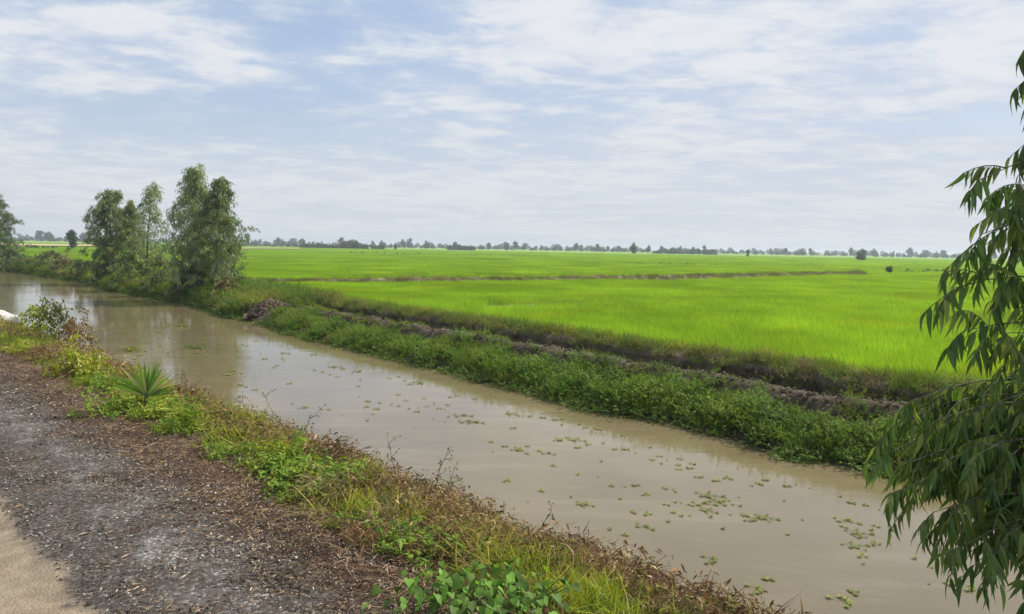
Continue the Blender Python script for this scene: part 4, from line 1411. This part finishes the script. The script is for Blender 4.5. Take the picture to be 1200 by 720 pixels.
tag(link('white_sack', mb_me, loc=(p[0], p[1], -0.22), rz=R(-6)), 'crumpled white plastic sack on the bank at the left edge', 'sack')

# a few larger pale stones on the gravel
PS = [(302, 699, .020, 'larger pale stone in the chalky patch near the bottom, left of a close pair'), (312, 698, .016, 'pale stone right beside the larger one near the bottom'),
      (295, 708, .012, 'small pale stone in front of the close pair'), (105, 707, .018, 'dark rounded stone at the border of gravel and beige dirt')]
for i, (px, py, r_, lab) in enumerate(PS):
    p = at_z(px, py, 0.02)
    o = link('stone', K['stone'][i % 4].copy(), loc=tuple(p), rz=i); o.scale = (r_, r_, r_)
    o.data.materials.clear(); o.data.materials.append(soil_mat('stone_surface', (0.45, 0.44, 0.42), (0.55, 0.53, 0.5), 60) if i < 3 else soil_mat('dark_stone', (0.07, 0.06, 0.06), (0.11, 0.1, 0.09), 60))
    tag(o, lab, 'stone')

# ------------------------------------------------------------------ foreground tree at the right edge
tg = np.random.default_rng(2024)
base = np.array([2.95, 3.55, -0.95])
ft = empty('foreground_tree', tuple(base), 'dark drooping narrow leaved tree reaching in from the right edge', 'tree')
tk = np.linspace(0, 1, 12)
tpath = np.stack([0.16 * np.sin(tk * 3) + 0.10 * tk, 0.12 * np.sin(tk * 4 + 1) - 0.1, tk * 5.2 - 0.15], 1)
mb = MB(); mb.tube(tpath, 0.05 * (1 - 0.8 * tk), 9, (0.2, 0.18, 0.14))
link('trunk', mb.mesh('trunk', M_bark, True), ft)
leaves = []      # position, direction, length, width


def t_at(z):
    u = (z - base[2] + 0.15) / 5.2
    return base + np.array([np.interp(u, tk, tpath[:, k]) for k in range(3)])


def fbranch(px, py, dep, zs, arch=0.35, ntw=11, r0=0.009, per=15, leafL=0.098, tw_len=0.22):
    tip = at_depth(px, py, dep)
    a = t_at(zs)
    k = np.linspace(0, 1, 9)
    ctrl = (a + tip) / 2 + np.array([0, 0, arch]) + tg.normal(0, 0.04, 3)
    path = ((1 - k) ** 2)[:, None] * a + (2 * k * (1 - k))[:, None] * ctrl + (k ** 2)[:, None] * tip
    mb = MB(); mb.tube(path - base, r0 * (1 - 0.85 * k), 6, (0.2, 0.18, 0.14))
    Lb = np.linalg.norm(tip - a)
    nt_ = max(ntw, int(Lb * ntw * 0.9))
    for i in range(nt_ + 1):
        q = 1.0 if i == nt_ else 0.15 + 0.82 * (i + tg.uniform(-.3, .3)) / nt_
        q = min(1, max(0.05, q))
        b = np.array([np.interp(q, k, path[:, j]) for j in range(3)])
        T_ = np.array([np.interp(min(1, q + 0.08), k, path[:, j]) for j in range(3)]) - np.array([np.interp(max(0, q - 0.08), k, path[:, j]) for j in range(3)])
        T_ /= np.linalg.norm(T_) + 1e-9
        d = T_ * 0.9 + tg.normal(0, 0.55, 3) * (0.3 if i == nt_ else 1) + np.array([0, 0, 0.0]); d /= np.linalg.norm(d)
        L_ = tw_len * tg.uniform(0.6, 1.2) * (0.55 if i == nt_ else 1)
        kk = np.linspace(0, 1, 5)
        tp = b + d * (L_ * kk)[:, None] + np.array([0, 0, -1.0]) * (0.45 * L_ * kk ** 2)[:, None]
        mb.tube(tp - base, 0.0028 * (1 - .6 * kk), 4, (0.13, 0.16, 0.07))
        for m_ in range(per):
            u = (m_ + tg.uniform(0.2, 0.8)) / per
            u = 0.12 + 0.88 * u
            pb = np.array([np.interp(u, kk, tp[:, j]) for j in range(3)])
            td = tp[-1] - tp[-2]; td /= np.linalg.norm(td)
            sd = np.cross(td, np.array([0, 0, 1.0])); sd /= np.linalg.norm(sd) + 1e-9
            sg = 1 if m_ % 2 else -1
            ld = td * 0.75 + sd * sg * tg.uniform(0.25, 0.8) + np.array([0, 0, -1.0]) * tg.uniform(0.25, 1.3) + tg.normal(0, 0.14, 3)
            leaves.append((pb, ld / np.linalg.norm(ld), leafL * tg.uniform(0.65, 1.15)))
    link('branch', mb.mesh('branch', M_bark, True), ft)


FB = [(1155, 208, 2.75, 1.85, .35), (1150, 275, 2.7, 1.6, .30), (1175, 222, 3.1, 1.8, .3), (1118, 338, 2.75, 1.3, .28),
      (1130, 388, 2.8, 1.15, .25), (1200, 290, 2.9, 1.5, .3), (1205, 235, 2.8, 1.8, .3), (1160, 392, 3.1, 1.1, .28),
      (1075, 468, 3.3, 0.85, .40), (1052, 496, 3.3, 0.75, .40), (1045, 530, 3.2, 0.65, .38), (1060, 575, 3.1, 0.5, .35), (1085, 545, 3.5, 0.6, .35), (1120, 535, 3.1, 0.6, .35), (1150, 480, 3.1, 0.8, .35), (1175, 540, 3.0, 0.6, .3), (1110, 610, 3.3, 0.4, .3), (1172, 625, 3.3, 0.35, .3), (1105, 490, 3.2, 0.7, .35), (1130, 505, 3.4, 0.6, .35), (1072, 540, 3.2, 0.55, .35), (1110, 560, 3.2, 0.5, .3), (1165, 500, 3.3, 0.7, .3),
      (1095, 600, 3.0, 0.4, .32), (1130, 640, 2.9, 0.3, .3), (1145, 610, 3.1, 0.3, .25), (1165, 650, 2.9, 0.2, .25), (1185, 560, 3.2, 0.5, .3), (1190, 620, 3.0, 0.25, .25), (1205, 705, 2.8, -0.1, .2),
      (1145, 550, 3.5, 0.5, .3), (1175, 440, 3.6, 0.9, .3), (1210, 480, 3.2, 0.7, .3), (1130, 470, 3.6, 0.8, .3), (1150, 530, 3.0, 0.5, .25), (1205, 330, 3.1, 1.3, .2), (1090, 520, 3.6, 0.6, .35),
      (1120, 590, 3.3, 0.4, .3), (1195, 520, 3.4, 0.6, .3), (1175, 585, 3.3, 0.4, .3)]
for (px, py, dep, zs, ar) in FB: fbranch(px, py, dep, zs, ar)
for (px, py, dep, zs, ar) in [(1214, 48, 2.8, 2.7, .3), (1217, 85, 2.9, 2.5, .3), (1216, 122, 2.8, 2.4, .3), (1222, 160, 2.9, 2.2, .2), (1214, 250, 2.9, 2.0, .2), (1320, 60, 3.0, 2.9, .2), (1340, 120, 3.2, 2.6, .2), (1400, 90, 3, 2.9, .3),
                              (1380, 200, 3, 2.1, .3), (1420, 320, 3.2, 1.5, .3), (1400, 440, 3.1, .9, .3), (1400, 560, 3.2, .4, .3), (1340, 10, 3.4, 3.3, .3), (1300, 120, 4.2, 2.5, .3), (1300, 380, 4.4, 1.2, .3), (1260, 520, 4.2, .6, .3)]:
    fbranch(px, py, dep, zs, ar, ntw=7)


def hero_leaf(col, bend, seed):
    """sickle shaped leaf, unit long along +X, folded on its midrib, hanging bend"""
    u = np.linspace(0, 1, 8); w_ = 0.088 * np.sin(math.pi * u ** 0.62) ** 0.9 + 0.003
    w_[0] = 0.008; w_[-1] = 0.001
    V, Q = [], []
    for i, uu in enumerate(u):
        yy = bend * uu ** 2; zz = -0.38 * uu ** 2
        V += [(uu, yy - w_[i], zz + w_[i] * 0.35), (uu, yy, zz), (uu, yy + w_[i], zz + w_[i] * 0.35)]
    for i in range(7):
        a = i * 3; Q += [(a, a + 1, a + 4, a + 3), (a + 1, a + 2, a + 5, a + 4)]
    return np.array(V), Q, np.array(col)


HC = [(0.105, 0.19, 0.055), (0.14, 0.235, 0.065), (0.075, 0.15, 0.046), (0.20, 0.26, 0.075)]
hvar = [hero_leaf(HC[i % 4], (0.12, -0.12, 0.2, -0.05)[i % 4], i) for i in range(4)]
hmesh = []
for V, Q, C in hvar:
    mb = MB(); mb.add(V, Q, C); hmesh.append(mb.mesh('leaf', M_hero, True))


def in_frame(p):
    v = p - CAM; d = v @ _f
    if d < 0.2: return None
    return 600 + FPX * (v @ _r) / d, 360 - FPX * (v @ _u) / d, d


cand = []
for i, (p, d, L_) in enumerate(leaves):
    a = in_frame(p + d * L_ * 0.6)
    if a and -5 < a[0] < 1200 and -5 < a[1] < 725: cand.append((-L_ / a[2] + (0.02 if a[0] > 1140 else 0), i))
cand.sort()
hero = set(i for _, i in cand[:300])
fol = MB()
for i, (p, d, L_) in enumerate(leaves):
    dv = Vector(tuple(d)); q = dv.to_track_quat('X', 'Z')
    q = q @ Matrix.Rotation(tg.normal(0, 0.6), 4, 'X').to_quaternion()
    k = int(tg.integers(4))
    if i in hero:
        o = link('leaf', hmesh[k], ft, loc=tuple(p - base))
        o.rotation_mode = 'QUATERNION'; o.rotation_quaternion = q; o.scale = (L_, L_, L_)
    else:
        V, Q, C = hvar[k]
        Rm = np.array(q.to_matrix())
        fol.add((V * L_) @ Rm.T + (p - base), Q, C * tg.uniform(0.8, 1.2))
tag(link('foliage', fol.mesh('foliage', M_hero, True), ft), kind='stuff')

# ------------------------------------------------------------------ haze
hm, hn = material('haze_air')
pv = hn.n('ShaderNodeVolumePrincipled', {'Color': (0.80, 0.90, 1.0, 1), 'Density': 0.00045, 'Anisotropy': 0.2})
hn.n('ShaderNodeOutputMaterial', {'Volume': pv.outputs[0]})
import bmesh
bm = bmesh.new(); bmesh.ops.create_cube(bm, size=1)
bmesh.ops.scale(bm, vec=(9000, 9000, 1), verts=bm.verts)
zlo, zhi = -3.4, 16.0
for v in bm.verts: v.co.z = zhi if v.co.z > 0 else zlo
me = bpy.data.meshes.new('haze'); bm.to_mesh(me); bm.free(); me.materials.append(hm)
tag(link('haze', me), 'thin pale summer haze over the fields', 'haze', kind='stuff')
print('TRIS', sum(sum(len(p.vertices) - 2 for p in o.data.polygons) for o in scene.objects if o.type == 'MESH'))
